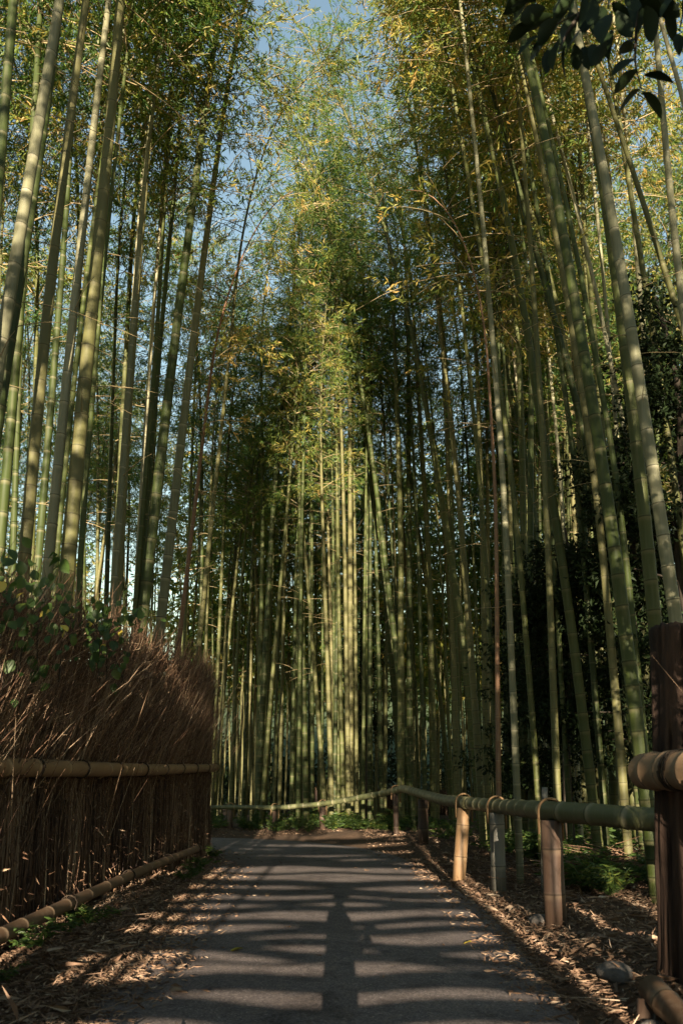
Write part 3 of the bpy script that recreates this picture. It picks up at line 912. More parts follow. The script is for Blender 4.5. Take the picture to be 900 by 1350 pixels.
    z = gz(c[:, 0], c[:, 1]) + (h0 + (h1 - h0) * q) * g.uniform(0.02, 1.02, leaves)
    leaf_quads(lf, np.c_[c, z], g.normal(size=(leaves, 3)) + np.array([0, 0, -0.9]), g.uniform(0.04, 0.11, leaves), g.uniform(0.006, 0.018, leaves), np.clip(g.normal(0.48, 0.22, leaves), 0, 1), g=g)
    ol = ob('dry_leaf_scraps', lf.mesh('dry_leaf_scraps', M['brush'], smooth=False), parent)
    tag(ol, kind='stuff')
    return o

def sticks(mb, P, rad, a):
    """many three-sided sticks through three points each"""
    P = np.asarray(P); n = len(P)
    t = P[:, 2] - P[:, 0]; t /= np.linalg.norm(t, axis=1)[:, None] + 1e-9
    u = np.cross(t, np.array([0.31, 0.93, 0.17])); u /= np.linalg.norm(u, axis=1)[:, None] + 1e-9
    w = np.cross(t, u)
    th = np.arange(3) * 2 * math.pi / 3
    ring = u[:, None] * np.cos(th)[None, :, None] + w[:, None] * np.sin(th)[None, :, None]
    v = P[:, :, None, :] + ring[:, None] * np.asarray(rad)[:, :, None, None]
    q = []
    for r_ in range(2):
        for k in range(3):
            q.append((r_ * 3 + k, r_ * 3 + (k + 1) % 3, r_ * 3 + 3 + (k + 1) % 3, r_ * 3 + 3 + k))
    Q = (np.arange(n) * 9)[:, None, None] + np.array(q)[None]
    mb.add(v.reshape(-1, 3), Q.reshape(-1, 4), None, np.repeat(a, 9))

_gc = {}
def gz1_fast(c):
    k = (round(c[0], 1), round(c[1], 1))
    if k not in _gc: _gc[k] = gz1(*k)
    return _gc[k]

def lashing(parent, p, axis_dir, r, turns=2):
    """thin dark rope wound round a rail"""
    ax = np.array(axis_dir, float); ax /= np.linalg.norm(ax)
    u = np.cross(ax, [0, 0, 1.0]); u /= np.linalg.norm(u); w = np.cross(ax, u)
    th = np.linspace(0, turns * 2 * math.pi, 14 * turns)
    pts = p + u * ((r + 0.005) * np.cos(th))[:, None] + w * ((r + 0.005) * np.sin(th))[:, None] + ax * ((th / th[-1] - 0.5) * 0.035)[:, None]
    mb = MB(); tube(mb, pts, 0.006, 5)
    ob('lashing', mb.mesh('lashing', M['rope']), parent)

FX0, FX1 = np.array([-2.58, -7.0]), np.array([-2.40, 15.1])
fence = thing('brushwood_fence', 'tall brown brushwood fence with two tan bamboo rails along the path', 'fence', (0, 0, 0))
brush_panel('brushwood', fence, (-2.64, 3.4), (-2.46, 15.1), 2.12, 2.95, 25000, 0.28, 2.6, 3, 6500, 1.6)
brush_panel('brushwood', fence, (-2.8, -7.0), (-2.64, 3.4), 2.12, 2.12, 1500, 0.22, 0.3, 4, 300)
brush_panel('brushwood', fence, (-2.48, 15.1), (-4.6, 16.0), 2.85, 2.5, 1900, 0.24, 0.6, 5, 500)
tr = smooth_poly([(-2.5, -3, 1.36), (-2.46, 3.5, 1.36), unproj(0, 1011, 6.0), unproj(110, 1014, 7.7), unproj(200, 1015, 10.2), unproj(284, 1012, 15.0)], 60, 4)
mb = MB(); bamboo_tube(mb, tr, 0.080, 0.066, 0.40, 0.52, 14, 0.3, ridge=1.035)
ob('top_rail', mb.mesh('top_rail', M['rail_tan'], 'band'), fence)
lr = smooth_poly([(-2.46, -3, .24), (-2.42, 3.5, .22), unproj(0, 1234, 5.9), unproj(120, 1178, 8.0), unproj(200, 1142, 10.2), unproj(262, 1118, 13.2)], 60, 4)
mb = MB(); bamboo_tube(mb, lr, 0.060, 0.050, 0.40, 0.5, 14, 0.3, ridge=1.04)
ob('bottom_rail', mb.mesh('bottom_rail', M['rail_dull'], 'band'), fence)
for s in np.linspace(7.5, 18.0, 11):
    p, _ = resample(tr, [s, s + 0.1])
    lashing(fence, p[0], p[1] - p[0], 0.079, random.choice((1, 2)))
for s in np.linspace(8.5, 16.0, 5):
    p, _ = resample(lr, [s, s + 0.1])
    lashing(fence, p[0], p[1] - p[0], 0.064, 2)

# ------------------------------------------------------------------ low rail fence on the right
rf = thing('rail_fence', 'low fence of one long bamboo rail on short thick posts along the path', 'fence', (0, 0, 0))
def post(u, vb, d, dia, top, mt, lean=(0, 0), parent=rf, nodes=True):
    p = unproj(u, vb, d); x = p[0]; z0 = gz1(x, d) - 0.12
    mb = MB()
    pts = np.array([(x + lean[0] * f, d + lean[1] * f, z0 + (top - z0) * f) for f in np.linspace(0, 1, 12)])
    bamboo_tube(mb, pts, dia / 2, dia / 2 * 0.96, 0.42, 0.42, 16, ridge=1.05)
    return ob('post', mb.mesh('post', M[mt], 'band'), parent), pts[-1]
rail_pts = [(4.4, 5.0, 1.0), (3.2, 5.6, 1.0), unproj(866, 1082, 6.5), unproj(790, 1074, 7.0), unproj(731, 1070, 7.5), unproj(657, 1063, 9.8), unproj(610, 1058, 11.2)]
rail_b = [unproj(618, 1059, 10.9), unproj(585, 1055, 12.8), unproj(560, 1048, 15.2), unproj(533, 1040, 17.4), unproj(527, 1040, 17.8)]
rail_c = [unproj(531, 1040, 17.6), unproj(500, 1047, 19.6), unproj(425, 1060, 20.6), unproj(365, 1065, 20.9), unproj(300, 1064, 21.2), unproj(240, 1066, 21.6)]
for pts, r0, r1, mt in ((rail_pts, 0.098, 0.078, 'rail_green'), (rail_b, 0.082, 0.075, 'rail_green'), (rail_c, 0.074, 0.05, 'rail_green')):
    mb = MB(); bamboo_tube(mb, smooth_poly(pts, 50, 2), r0, r1, 0.36, 0.40, 16)
    ob('rail', mb.mesh('rail', M[mt], 'band'), rf)
def hoop(p, r, parent=rf):
    th = np.linspace(0, math.pi, 14)
    up = [p + np.array([math.cos(a) * (r + 0.02), 0.0, math.sin(a) * (r + 0.025)]) for a in th]
    up = [up[0] - np.array([0, 0, 0.26])] + up + [up[-1] - np.array([0, 0, 0.2])]
    mb = MB(); tube(mb, up, 0.012, 6)
    ob('binding_hoop', mb.mesh('binding_hoop', M['hoop']), parent)
for (u, vb, d, dia, rail_v, mt, lean) in (
    (733, 1221, 7.5, 0.19, 1070, 'post_red', (-0.02, 0)), (657, 1176, 9.8, 0.175, 1063, 'rail_grey', (0, 0)),
    (603, 1158, 11.2, 0.175, 1058, 'rail_tan', (0.10, 0)), (558, 1118, 16.1, 0.20, 1049, 'post_red', (0, 0)),
    (522, 1108, 18.3, 0.12, 1042, 'post_red', (0, 0)), (425, 1100, 20.6, 0.16, 1060, 'post_red', (0, 0)),
    (362, 1099, 20.9, 0.13, 1065, 'post_red', (0, 0)), (303, 1098, 21.2, 0.14, 1064, 'post_red', (0, 0))):
    zt = unproj(u, rail_v, d)[2] - 0.075
    o, tp = post(u, vb, d, dia, zt, mt, lean)
    hoop(np.array([tp[0], d, zt + 0.08]), 0.085 if d < 12 else 0.075)

# ------------------------------------------------------------------ end post and rails of the brushwood fence on the right
rp = thing('brushwood_fence', 'rough reddish log post with tan bamboo rails ending a brushwood fence', 'fence', (0, 0, 0))
mb = MB()
bx = unproj(893, 1290, 5.2)[0]; bx_top = unproj(884, 824, 5.2)[0]
n, sd = 80, 72
zz = np.linspace(-0.15, unproj(884, 824, 5.2)[2], n)
V = []
for i_, z in enumerate(zz):
    for k in range(sd):
        a = 2 * math.pi * k / sd
        r = 0.118 * (1 + 0.05 * (z < 0.2))
        groove = mnoise.noise((math.cos(a) * 2.3, math.sin(a) * 2.3, z * 0.35)) * 0.028 + mnoise.noise((math.cos(a) * 6.5, math.sin(a) * 6.5, z * 1.4)) * 0.02 + mnoise.noise((math.cos(a) * 14, math.sin(a) * 14, z * 3)) * 0.008
        fis = abs(mnoise.noise((math.cos(a) * 3.6 + 5, math.sin(a) * 3.6, z * 0.45)))
        r += groove - 0.045 * max(0, 0.10 - fis) / 0.10
        if i_ == n - 1: r *= 0.9
        V.append((bx + (bx_top - bx) * (z + .15) / (zz[-1] + .15) + r * math.cos(a), 5.2 + r * math.sin(a), z + (0.03 * mnoise.noise((math.cos(a) * 3, math.sin(a) * 3, 7)) if i_ == n - 1 else 0)))
q = []
for i_ in range(n - 1):
    for k in range(sd):
        q.append((i_ * sd + k, i_ * sd + (k + 1) % sd, (i_ + 1) * sd + (k + 1) % sd, (i_ + 1) * sd + k))
V.append((bx_top, 5.2, zz[-1] - 0.01))
trs = [(len(V) - 1, (n - 1) * sd + k, (n - 1) * sd + (k + 1) % sd) for k in range(sd)]
mb.add(V, q, trs)
ob('post', mb.mesh('post', M['post_wood']), rp)
e0 = unproj(850, 1017, 5.3)
mb = MB(); bamboo_tube(mb, smooth_poly([e0, e0 * 0.5 + np.array([2.3, 1.0, e0[2]]) * 0.5, (2.3, 1.0, e0[2])], 30, 2), 0.114, 0.105, 0.16, 0.42, 20, caps=False)
ob('top_rail', mb.mesh('top_rail', M['rail_dull'], 'band'), rp)
for s_ in (0.42, 0.47):
    p_ = e0 + (np.array([2.3, 1.0, e0[2]]) - e0) / 4.32 * s_
    lashing(rp, p_, np.array([2.3, 1.0, e0[2]]) - e0, 0.114, 2)
mb = MB()                                              # hollow sawn end of the rail
th = np.arange(20) * 2 * math.pi / 20
rings = [(-.004, .112), (-.006, .094), (.10, .088), (.101, .0)]
ax_ = np.array([2.3 - e0[0], 1.0 - e0[1], 0]); ax_ /= np.linalg.norm(ax_); sx_ = np.array([-ax_[1], ax_[0], 0])
V = [e0 + ax_ * dx_ + sx_ * (rr_ * math.cos(a)) + np.array([0, 0, rr_ * math.sin(a)]) for dx_, rr_ in rings for a in th]
ob('sawn_end', (mb.add(V, [(i_ * 20 + k, i_ * 20 + (k + 1) % 20, i_ * 20 + 20 + (k + 1) % 20, i_ * 20 + 20 + k) for i_ in range(3) for k in range(20)]), mb)[1].mesh('sawn_end', M['hoop'], 'band', False), rp)
e1 = unproj(858, 1303, 4.75)
mb = MB(); bamboo_tube(mb, smooth_poly([e1, unproj(905, 1352, 4.35), unproj(1060, 1440, 3.8)], 24, 2), 0.075, 0.07, 0.20, 0.36, 16)
ob('bottom_rail', mb.mesh('bottom_rail', M['rail_dull'], 'band'), rp)
mb = MB()
ob('lower_stake', (lambda m: (bamboo_tube(m, [unproj(846, 1440, 4.6) + np.array([0, 0, -.1]), unproj(851, 1318, 4.72)], 0.05, 0.05, .3, .3, 12), m)[1])(mb).mesh('lower_stake', M['post_red'], 'band'), rp)
brush_panel('brushwood', rp, (2.8, -4.0), (2.5, 4.1), 2.0, 2.0, 2300, 0.2, 0.15, 8, 200)

# ------------------------------------------------------------------ path behind the camera: unseen slats added to streak the light, and the photographer
TE = math.tan(SUN_EL)
DB = 1.25
lit = [(1103, 1106), (1112, 1114), (1141, 1147), (1150, 1156), (1164, 1168), (1177, 1181), (1196, 1203), (1211, 1216), (1226, 1231), (1254, 1260), (1264, 1273), (1296, 1301), (1330, 1339), (1344, 1362)]
hs = sorted([((1430.0 / (v - HOR) + DB) * TE) for ab in lit for v in ab])
bar = thing('bamboo_barrier', 'unseen stacked bamboo rails added across the path to streak the sunlight', 'barrier', (0, -DB, 0))
edges = [0.35] + hs + [3.05]
sid = 0
for k in range(0, len(edges), 2):
    a, b = edges[k], edges[k + 1]
    if b - a < 0.012: continue
    n = max(1, int(math.ceil((b - a) / 0.11)))
    r = (b - a) / n / 2
    for m in range(n):
        z = a + r * (2 * m + 1)
        tilt = random.uniform(-0.02, 0.006)
        mb = MB()
        xs = np.linspace(-2.0, 1.4, 15); f1, f2 = random.uniform(0, 6), random.uniform(0, 6)
        bow = 0.020 * np.sin(xs * 1.4 + f1) + 0.014 * np.sin(xs * 4.1 + f2)
        tube(mb, np.c_[xs, np.full(15, 0.02 * (sid % 2)), z + tilt * xs + bow], r * 1.03, 8)
        ob('rail', mb.mesh('rail', M['rail_tan'], 'band'), bar); sid += 1
for s in (-2.0, 1.4):
    mb = MB(); tube(mb, [(s, 0.06, -.1), (s, 0.06, 3.1)], 0.07, 10)
    ob('post', mb.mesh('post', M['rail_grey'], 'band'), bar)

def skin_mesh(name, verts, edges, radii, root, material, parent, sub=2):
    me = bpy.data.meshes.new(name)
    me.from_pydata([tuple(v) for v in verts], edges, [])
    o = ob(name, me, parent)
    md = o.modifiers.new('skin', 'SKIN')
    md.use_smooth_shade = True
    for i_, r in enumerate(radii):
        sv = me.skin_vertices[0].data[i_]
        sv.radius = (r, r) if not isinstance(r, tuple) else r
        sv.use_root = (i_ == root)
    ss = o.modifiers.new('sub', 'SUBSURF'); ss.levels = sub; ss.render_levels = sub
    me.materials.append(material)
    return o

def ellipsoid(mb, c, r, nu=18, nv=12, squash=None):
    th = np.linspace(0, math.pi, nv); ph = np.arange(nu) * 2 * math.pi / nu
    v = np.array([(c[0] + r[0] * math.sin(a) * math.cos(b), c[1] + r[1] * math.sin(a) * math.sin(b), c[2] + r[2] * math.cos(a)) for a in th for b in ph])
    q = [(i_ * nu + k, i_ * nu + (k + 1) % nu, (i_ + 1) * nu + (k + 1) % nu, (i_ + 1) * nu + k) for i_ in range(nv - 1) for k in range(nu)]
    mb.add(v, q)

def person(label, loc, facing, pose, cloth, legs, hair, hat=None):
    o = thing('person', label, 'person', loc)
    o.rotation_euler = (0, 0, facing)
    if pose == 'stand':      # +y is forward; both hands hold a camera at the chest
        V = [(0, 0, .95), (0, 0, 1.15), (0, 0.0, 1.36), (0, 0.0, 1.44), (0, 0.02, 1.52),
             (.10, 0, .9), (.105, .02, .50), (.105, -.02, .09), (.105, .13, .04),
             (-.10, 0, .9), (-.105, .0, .50), (-.105, -.04, .09), (-.105, .11, .04),
             (.155, 0, 1.37), (.19, .02, 1.12), (.10, .24, 1.20),
             (-.155, 0, 1.37), (-.19, .02, 1.12), (-.10, .24, 1.20)]
        hand_c = [(.075, .30, 1.24), (-.075, .30, 1.24)]
        hc = (0, 0.03, 1.60)
    else:                    # seated on a low stone, hands on the knees
        V = [(0, 0, .47), (0, 0.01, .66), (0, 0.03, .88), (0, 0.04, .96), (0, 0.06, 1.03),
             (.10, .05, .46), (.12, .44, .48), (.12, .46, .10), (.12, .58, .05),
             (-.10, .05, .46), (-.12, .44, .48), (-.12, .44, .10), (-.12, .56, .05),
             (.16, 0.03, .89), (.22, .08, .66), (.14, .34, .60),
             (-.16, .03, .89), (-.22, .08, .66), (-.14, .34, .60)]
        hand_c = [(.125, .41, .58), (-.125, .41, .58)]
        hc = (0, 0.08, 1.12)
    E = [(0, 1), (1, 2), (2, 3), (3, 4), (0, 5), (5, 6), (6, 7), (7, 8), (0, 9), (9, 10), (10, 11), (11, 12), (2, 13), (13, 14), (14, 15), (2, 16), (16, 17), (17, 18)]
    Rr = [(.13, .10), (.125, .095), (.13, .10), (.07, .065), (.052, .052), (.085, .085), (.062, .062), (.042, .042), (.036, .036),
          (.085, .085), (.062, .062), (.042, .042), (.036, .036), (.062, .062), (.046, .046), (.032, .032), (.062, .062), (.046, .046), (.032, .032)]
    skin_mesh('clothed_body', V, E, Rr, 0, cloth, o)
    mb = MB()
    ellipsoid(mb, hc, (.072, .088, .11)); ellipsoid(mb, (hc[0], hc[1] + .085, hc[2] - .012), (.014, .02, .026), 8, 6)
    for s in (-1, 1): ellipsoid(mb, (hc[0] + s * .074, hc[1], hc[2] - .005), (.012, .022, .032), 8, 6)
    hd = ob('head', mb.mesh('head', M['skin']), o)
    for s in (-1, 1):
        e = MB(); ellipsoid(e, (hc[0] + s * .03, hc[1] + .08, hc[2] + .012), (.011, .008, .007), 8, 6)
        ob('eye', e.mesh('eye', M['black_plastic']), hd)
    e = MB(); ellipsoid(e, (hc[0], hc[1] + .082, hc[2] - .052), (.024, .008, .006), 8, 6)
    ob('mouth', e.mesh('mouth', M['red_cloth']), hd)
    e = MB(); ellipsoid(e, (hc[0], hc[1] - .018, hc[2] + .03), (.082, .09, .098))
    ob('hair', e.mesh('hair', hair), o)
    if hat is not None:
        e = MB(); ellipsoid(e, (hc[0], hc[1], hc[2] + .085), (.095, .105, .06)); ellipsoid(e, (hc[0], hc[1] + .05, hc[2] + .06), (.10, .13, .012))
        ob('hat', e.mesh('hat', hat), o)
    for s, c in zip((1, -1), hand_c):
        mb = MB(); c = np.array(c)
        ellipsoid(mb, c, (.036, .042, .02), 10, 8)
        for f in range(4):
            ln = (.055, .066, .062, .048)[f]
            b = c + np.array([(f - 1.5) * .018, .028, 0.004])
            tube(mb, [b, b + (0, ln * .5, .004), b + (0, ln * .9, -.016), b + (0, ln, -.034)], [.0095, .009, .008, .006], 6)
        b = c + np.array([-s * .03, -.005, 0])
        tube(mb, [b, b + (-s * .026, .018, -.002), b + (-s * .03, .046, -.008)], [.011, .010, .007], 6)
        ob('hand', mb.mesh('hand', M['skin']), o)
    return o
ph = person('person in a dark coat holding a camera at chest height', (0.02, -0.5, 0.0), R(-70), 'stand', M['coat'], M['coat'], M['hair'])
seat_x, seat_y = unproj(472, 1050, 40)[0], 40.0
far_p = person('seated person in a red top and white cap beyond the grove', (seat_x, seat_y, gz1(seat_x, seat_y)), R(160), 'sit', M['red_cloth'], M['denim'], M['hair'], M['white_cloth'])

# ------------------------------------------------------------------ evergreen trees and overhanging branch
def broad_leaf_mesh(name, material, L=0.11, Wd=0.05, tint=0.4):
    mb = MB()
    n = 7
    V, T = [], []
    for i_ in range(n):
        f = i_ / (n - 1)
        w = Wd / 2 * math.sin(math.pi * min(1, f * 0.97 + 0.03)) ** 0.75
        z = -0.18 * L * f * f
        V += [(-w, f * L, z + w * 0.35), (0, f * L, z), (w, f * L, z + w * 0.35)]
    for i_ in range(n - 1):
        a = i_ * 3
        T += [(a, a + 1, a + 4, a + 3), (a + 1, a + 2, a + 5, a + 4)]
    mb.add(V, T, None, tint)
    return mb.mesh(name, material)

def evergreen(base, H, rad, n_leaf, label, z0=0.25, lean=(0, 0), seed=1, group=None):
    g = np.random.default_rng(seed)
    x, y = base
    bz = gz1(x, y) - 0.05
    o = thing('evergreen_tree', label, 'tree', (x, y, bz), group)
    zz = np.linspace(0, H * 0.92, 14)
    tp = np.c_[lean[0] * (zz / H) ** 1.3 + 0.08 * np.sin(zz * 1.3 + seed), lean[1] * (zz / H) + 0.08 * np.sin(zz * 1.7 + seed), zz]
    mb = MB(); tube(mb, tp, 0.085 * (1 - 0.85 * zz / H) * (H / 6), 9)
    ob('trunk', mb.mesh('trunk', M['trunk']), o)
    lb, cr = MB(), MB()
    cen = []
    for k in range(34):
        f = g.uniform(z0, 0.97)
        p, _ = resample(tp, [f * H * 0.92]); p = p[0]
        az = g.uniform(0, 6.28); ln = rad * g.uniform(0.4, 1.1) * math.sin(math.pi * min(0.95, 0.25 + 0.75 * (f - z0) / (1 - z0))) ** 0.6
        d = np.array([math.cos(az), math.sin(az), g.uniform(0.0, 0.5)])
        tt = np.linspace(0, 1, 5)
        pts = p + d * ln * tt[:, None] - np.array([0, 0, .15]) * (ln * tt ** 2)[:, None]
        tube(lb, pts, 0.018 * (1 - 0.8 * tt), 4, caps=False)
        for q in range(5):
            cen.append((pts[-1] * 1.0 - d * ln * g.uniform(0, 0.65) + g.normal(0, 0.14, 3), g.uniform(0.13, 0.34)))
    tag(ob('limbs', lb.mesh('limbs', M['trunk']), o), kind='stuff')
    w = np.array([c[1] ** 2 for c in cen]); w /= w.sum()
    k = g.choice(len(cen), n_leaf, p=w)
    C = np.array([c[0] for c in cen])[k] + g.normal(size=(n_leaf, 3)) * (np.array([c[1] for c in cen])[k] * 0.55)[:, None] * np.array([1, 1, .7])
    leaf_quads(cr, C, g.normal(size=(n_leaf, 3)) + np.array([0, 0, -.3]), g.uniform(0.07, 0.12, n_leaf), g.uniform(0.035, 0.055, n_leaf), np.clip(g.normal(.4, .2, n_leaf), 0, 1), g=g)
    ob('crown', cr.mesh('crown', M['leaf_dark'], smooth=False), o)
    return o
def px(u, y): return (u - 450) / F * y
evergreen((px(848, 11.4), 11.4), 6.8, 1.35, 12000, 'tall dark evergreen among the bamboos close to the log post', .2, (-.2, 0), 21)
evergreen((px(748, 12.6), 12.6), 5.6, 1.25, 12000, 'dark glossy evergreen behind the lit leaning bamboo by the rail fence', .42, (0.1, 0), 22)
evergreen((px(700, 14.4), 14.4), 4.0, 1.15, 9000, 'low dark evergreen behind the thin red brown bamboo', .3, (0, 0), 23)
evergreen((px(482, 25.5), 25.5), 7.0, 1.2, 6000, 'narrow dark evergreen standing in the grove past the bend', .25, (0, 0), 24)
evergreen((px(930, 10.5), 10.5), 8.5, 1.6, 9000, 'dark evergreen mostly hidden by grey bamboos near the log post', .3, (-.3, 0), 25)

# overhanging branch near the camera: its tree stands just outside the frame
ot = thing('overhanging_tree', 'dark broad leaved tree whose branch hangs over the path into the treetops', 'tree', (2.7, 0.2, gz1(2.7, 0.2) - .05))
O = np.array(ot.location)
mb = MB(); tk = smooth_poly([(0, 0, 0), (.05, .05, 1.5), (-.05, .1, 3.0), (.1, .0, 4.8)], 24, 3)
tube(mb, tk, np.linspace(0.09, 0.03, 24), 10)
ob('trunk', mb.mesh('trunk', M['trunk']), ot)
DL = 3.4
def bp(u, v, d=DL): return unproj(u, v, d) - O
branches = [[tk[15], bp(960, -70), bp(850, -30), bp(770, 10), bp(715, 42)], [bp(850, -30), bp(838, 40), bp(836, 85), bp(845, 118)],
            [bp(770, 10), bp(745, 45), bp(735, 70)], [bp(960, -70, 3.3), bp(905, -10, 3.3), bp(895, 40, 3.3)]]
lm = broad_leaf_mesh('leaf', M['leaf_dark'])
bo = []
for b in branches:
    mb = MB(); pts = smooth_poly(b, 20, 2); tube(mb, pts, np.linspace(0.013, 0.003, 20), 6)
    bo.append(ob('branch', mb.mesh('branch', M['trunk']), ot))
g = np.random.default_rng(91)
cr, lbm = MB(), MB()  # leaf clusters added out of view to shade the branch leaves and log post
for (cx_, cy2, cz_, rr_, nn) in ((1.2, -.5, 5.0, .75, 1500), (.6, -.2, 5.1, .6, 900), (2.0, -.4, 5.2, .8, 1500), (2.25, -.8, 2.8, .38, 380), (2.9, 0.0, 4.2, .8, 1200)):
    C = np.array([cx_, cy2, cz_]) - O
    tube(lbm, [tk[min(23, int(24 * (cz_ - .3) / 5))], (tk[12] * .3 + C * .7) + np.array([0, 0, .1]), C], [.03, .018, .006], 6)
    leaf_quads(cr, C + g.normal(size=(nn, 3)) * rr_ * .5, g.normal(size=(nn, 3)) + np.array([0, 0, -.3]), g.uniform(.08, .12, nn), g.uniform(.04, .055, nn), np.clip(g.normal(.4, .2, nn), 0, 1), g=g)
tag(ob('limbs', lbm.mesh('limbs', M['trunk']), ot), kind='stuff')
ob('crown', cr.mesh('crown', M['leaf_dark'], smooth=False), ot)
def put_leaf(par, p, ang, s=1.0, roll=0.0):
    l = ob('leaf', lm, par, p)
    d = Vector((math.cos(R(ang)), random.uniform(-.35, .35), math.sin(R(ang)))).normalized()
    q = d.to_track_quat('Y', 'Z')
    l.rotation_euler = (q.to_matrix() @ Matrix.Rotation(roll, 3, 'Y')).to_euler()
    l.scale = (s * random.uniform(.9, 1.1), s, s)
LV = [(712, 46, 215, 1), (722, 44, 238, 1.1), (738, 50, 248, 1.05), (745, 60, 262, .95), (756, 58, 285, .8), (735, 25, 225, 1.05), (718, 10, 210, 1), (760, 20, 240, 1.15),
      (775, 12, 255, 1.1), (790, 8, 270, 1.05), (800, 20, 250, 1.15), (812, 15, 300, 1), (828, 10, 265, 1.1), (842, 0, 310, 1), (850, 8, 290, 1.1), (862, -4, 320, 1),
      (838, 50, 225, 1), (836, 78, 215, .95), (840, 92, 215, .95), (848, 100, 340, 1), (846, 122, 318, 1), (843, 118, 218, 1), (838, 62, 200, .8), (895, 5, 250, 1), (892, 45, 268, .8), (900, -5, 300, .9),
      (704, 30, 205, 1), (728, 62, 250, 1), (716, 58, 228, .9), (748, 36, 245, 1.1), (768, 62, 275, .9), (752, 8, 225, 1.1), (706, 14, 195, .9), (782, 58, 262, .9), (800, 55, 235, .9),
      (700, -6, 200, 1), (745, -8, 235, 1), (780, -15, 260, 1.1), (810, -20, 245, 1.1), (830, -25, 280, 1.1), (765, 40, 230, .9), (785, 40, 300, .85), (805, 40, 255, 1), (875, 20, 300, .9)]
for (u, v, a, s) in LV:
    par_ = bo[0] if v < 48 else bo[1] if u > 800 else bo[2]
    put_leaf(par_, bp(u, v, DL + random.uniform(-.18, .18)), a, s * 1.36, random.uniform(-.9, .9))
    if v < 30: put_leaf(par_, bp(u + random.uniform(-14, 14), v - random.uniform(0, 16), DL + random.uniform(-.2, .2)), a + random.uniform(-30, 30), s * 1.25, random.uniform(-.9, .9))

# ------------------------------------------------------------------ ivy on the brushwood fence
iv = thing('ivy_vine', 'dark green ivy climbing over the top of the brushwood fence', 'vine', (0, 0, 0))
ivm = [broad_leaf_mesh('leaf', M['leaf_fern'], 0.095, 0.075, tt) for tt in (0.15, 0.4, 0.55)]
ivy_y = broad_leaf_mesh('leaf', M['leaf_yellow'], 0.09, 0.07, .5)
stems = []
for k in range(9):
    u0 = random.uniform(-5, 190); d = 5.35 + u0 / 62
    pts = [unproj(u0, 900, d), unproj(u0 + random.uniform(-25, 25), 830, d - .1), unproj(u0 + random.uniform(-30, 40), 775 + u0 * .25, d - .15), unproj(u0 + random.uniform(-30, 60), 740 + u0 * .45, d - .1)]
    mb = MB(); p = smooth_poly(pts, 20, 2); tube(mb, p, np.linspace(.006, .002, 20), 5)
    stems.append((ob('stem', mb.mesh('stem', M['trunk']), iv), p))
for k in range(230):
    st, p = random.choice(stems)
    c = p[int(20 * random.random() ** 0.6)] + np.array([random.gauss(0, .10), random.gauss(-.08, .07), random.gauss(0, .08)])
    l = ob('leaf', random.choice(ivm) if random.random() > .06 else ivy_y, st, c)
    l.rotation_euler = (random.uniform(-1.6, -.3), random.uniform(-.7, .7), random.uniform(2.0, 4.3))
    s = random.uniform(.55, 1.2); l.scale = (s, s, s)

# ------------------------------------------------------------------ undergrowth plants
def fern_mesh(seed, n_st=9, H=0.42, wide=0.05, ll=0.2):
    g = np.random.default_rng(seed)
    st, lf = MB(), MB()
    B, D, T = [], [], []
    for k in range(n_st):
        az = g.uniform(0, 6.28); h = H * g.uniform(.5, 1.15); sp = g.uniform(.15, .5)
        tt = np.linspace(0, 1, 6)
        pts = np.c_[math.cos(az) * sp * tt ** 1.4, math.sin(az) * sp * tt ** 1.4, h * (tt - .28 * tt ** 3)]
        tube(st, pts, .004 * (1 - .6 * tt), 4, .2, caps=False)
        for f in np.linspace(.35, 1.0, 8):
            p, L = resample(pts, [f * .98 * np.linalg.norm(np.diff(pts, axis=0), axis=1).sum()])
            for s in (-1, 1):
                B.append(p[0]); a2 = az + s * g.uniform(.5, 1.2)
                D.append((math.cos(a2), math.sin(a2), g.uniform(-.5, .35))); T.append(g.normal(.5, .2))
    B, D, T = np.array(B), np.array(D), np.clip(np.array(T), 0, 1)
    leaf_quads(lf, B, D, g.uniform(ll * .55, ll, len(B)), g.uniform(wide * .5, wide, len(B)), T, .15, g)
    return st.mesh('stems', M['leaf_fern']), lf.mesh('fronds', M['leaf_fern'], smooth=False)
fv = [fern_mesh(40 + k, 8 + k, .34 + .05 * k, .034 + .006 * (k % 3), .13 + .03 * (k % 3)) for k in range(5)]
def plant(x, y, label, group, s=1.0, name='undergrowth_plant'):
    st, lf = random.choice(fv)
    o = thing(name, label, 'plant', (x, y, gz1(x, y) - .01), group)
    ob('stems', st, o); ob('fronds', lf, o)
    o.rotation_euler = (0, 0, random.uniform(0, 6.28)); o.scale = (s, s, s * random.uniform(.8, 1.2))
GP = 'low green plants behind the rail fence'
k = 0
while k < 62:
    y = random.uniform(9.3, 20); x = random.uniform(2.0, .42 * y + .6)
    if y < 11 and x < 2.5: continue
    plant(x, y, 'low leafy green plant on the litter behind the short fence posts', GP, random.uniform(.6, 1.25)); k += 1
for k in range(30):
    y = random.uniform(8.8, 12.5); x = random.uniform(2.6, .42 * y + .2)
    plant(x, y, 'leafy green plant beside the heap of dry twigs behind the green rail', GP, random.uniform(.7, 1.3))
k = 0
while k < 64:
    y = random.uniform(19.9, 22.5); x = random.uniform(-5.5, 2.5)
    if path_dist(x, y)[0] < .05: continue
    plant(x, y, 'low leafy green plant below the grey rail at the bend', 'low green plants along the bend', random.uniform(.7, 1.3)); k += 1
for (u, d, s) in ((262, 12.0, .7), (250, 11.2, .6), (112, 7.3, .5), (95, 6.6, .6), (135, 7.6, .55), (60, 6.2, .6), (20, 5.4, .5), (285, 14.6, .6), (275, 13.4, .5)):
    x = px(u, d)
    plant(max(x, -2.3), d, 'small green sprig growing at the foot of the brushwood fence', 'sprigs below the brushwood fence', s)

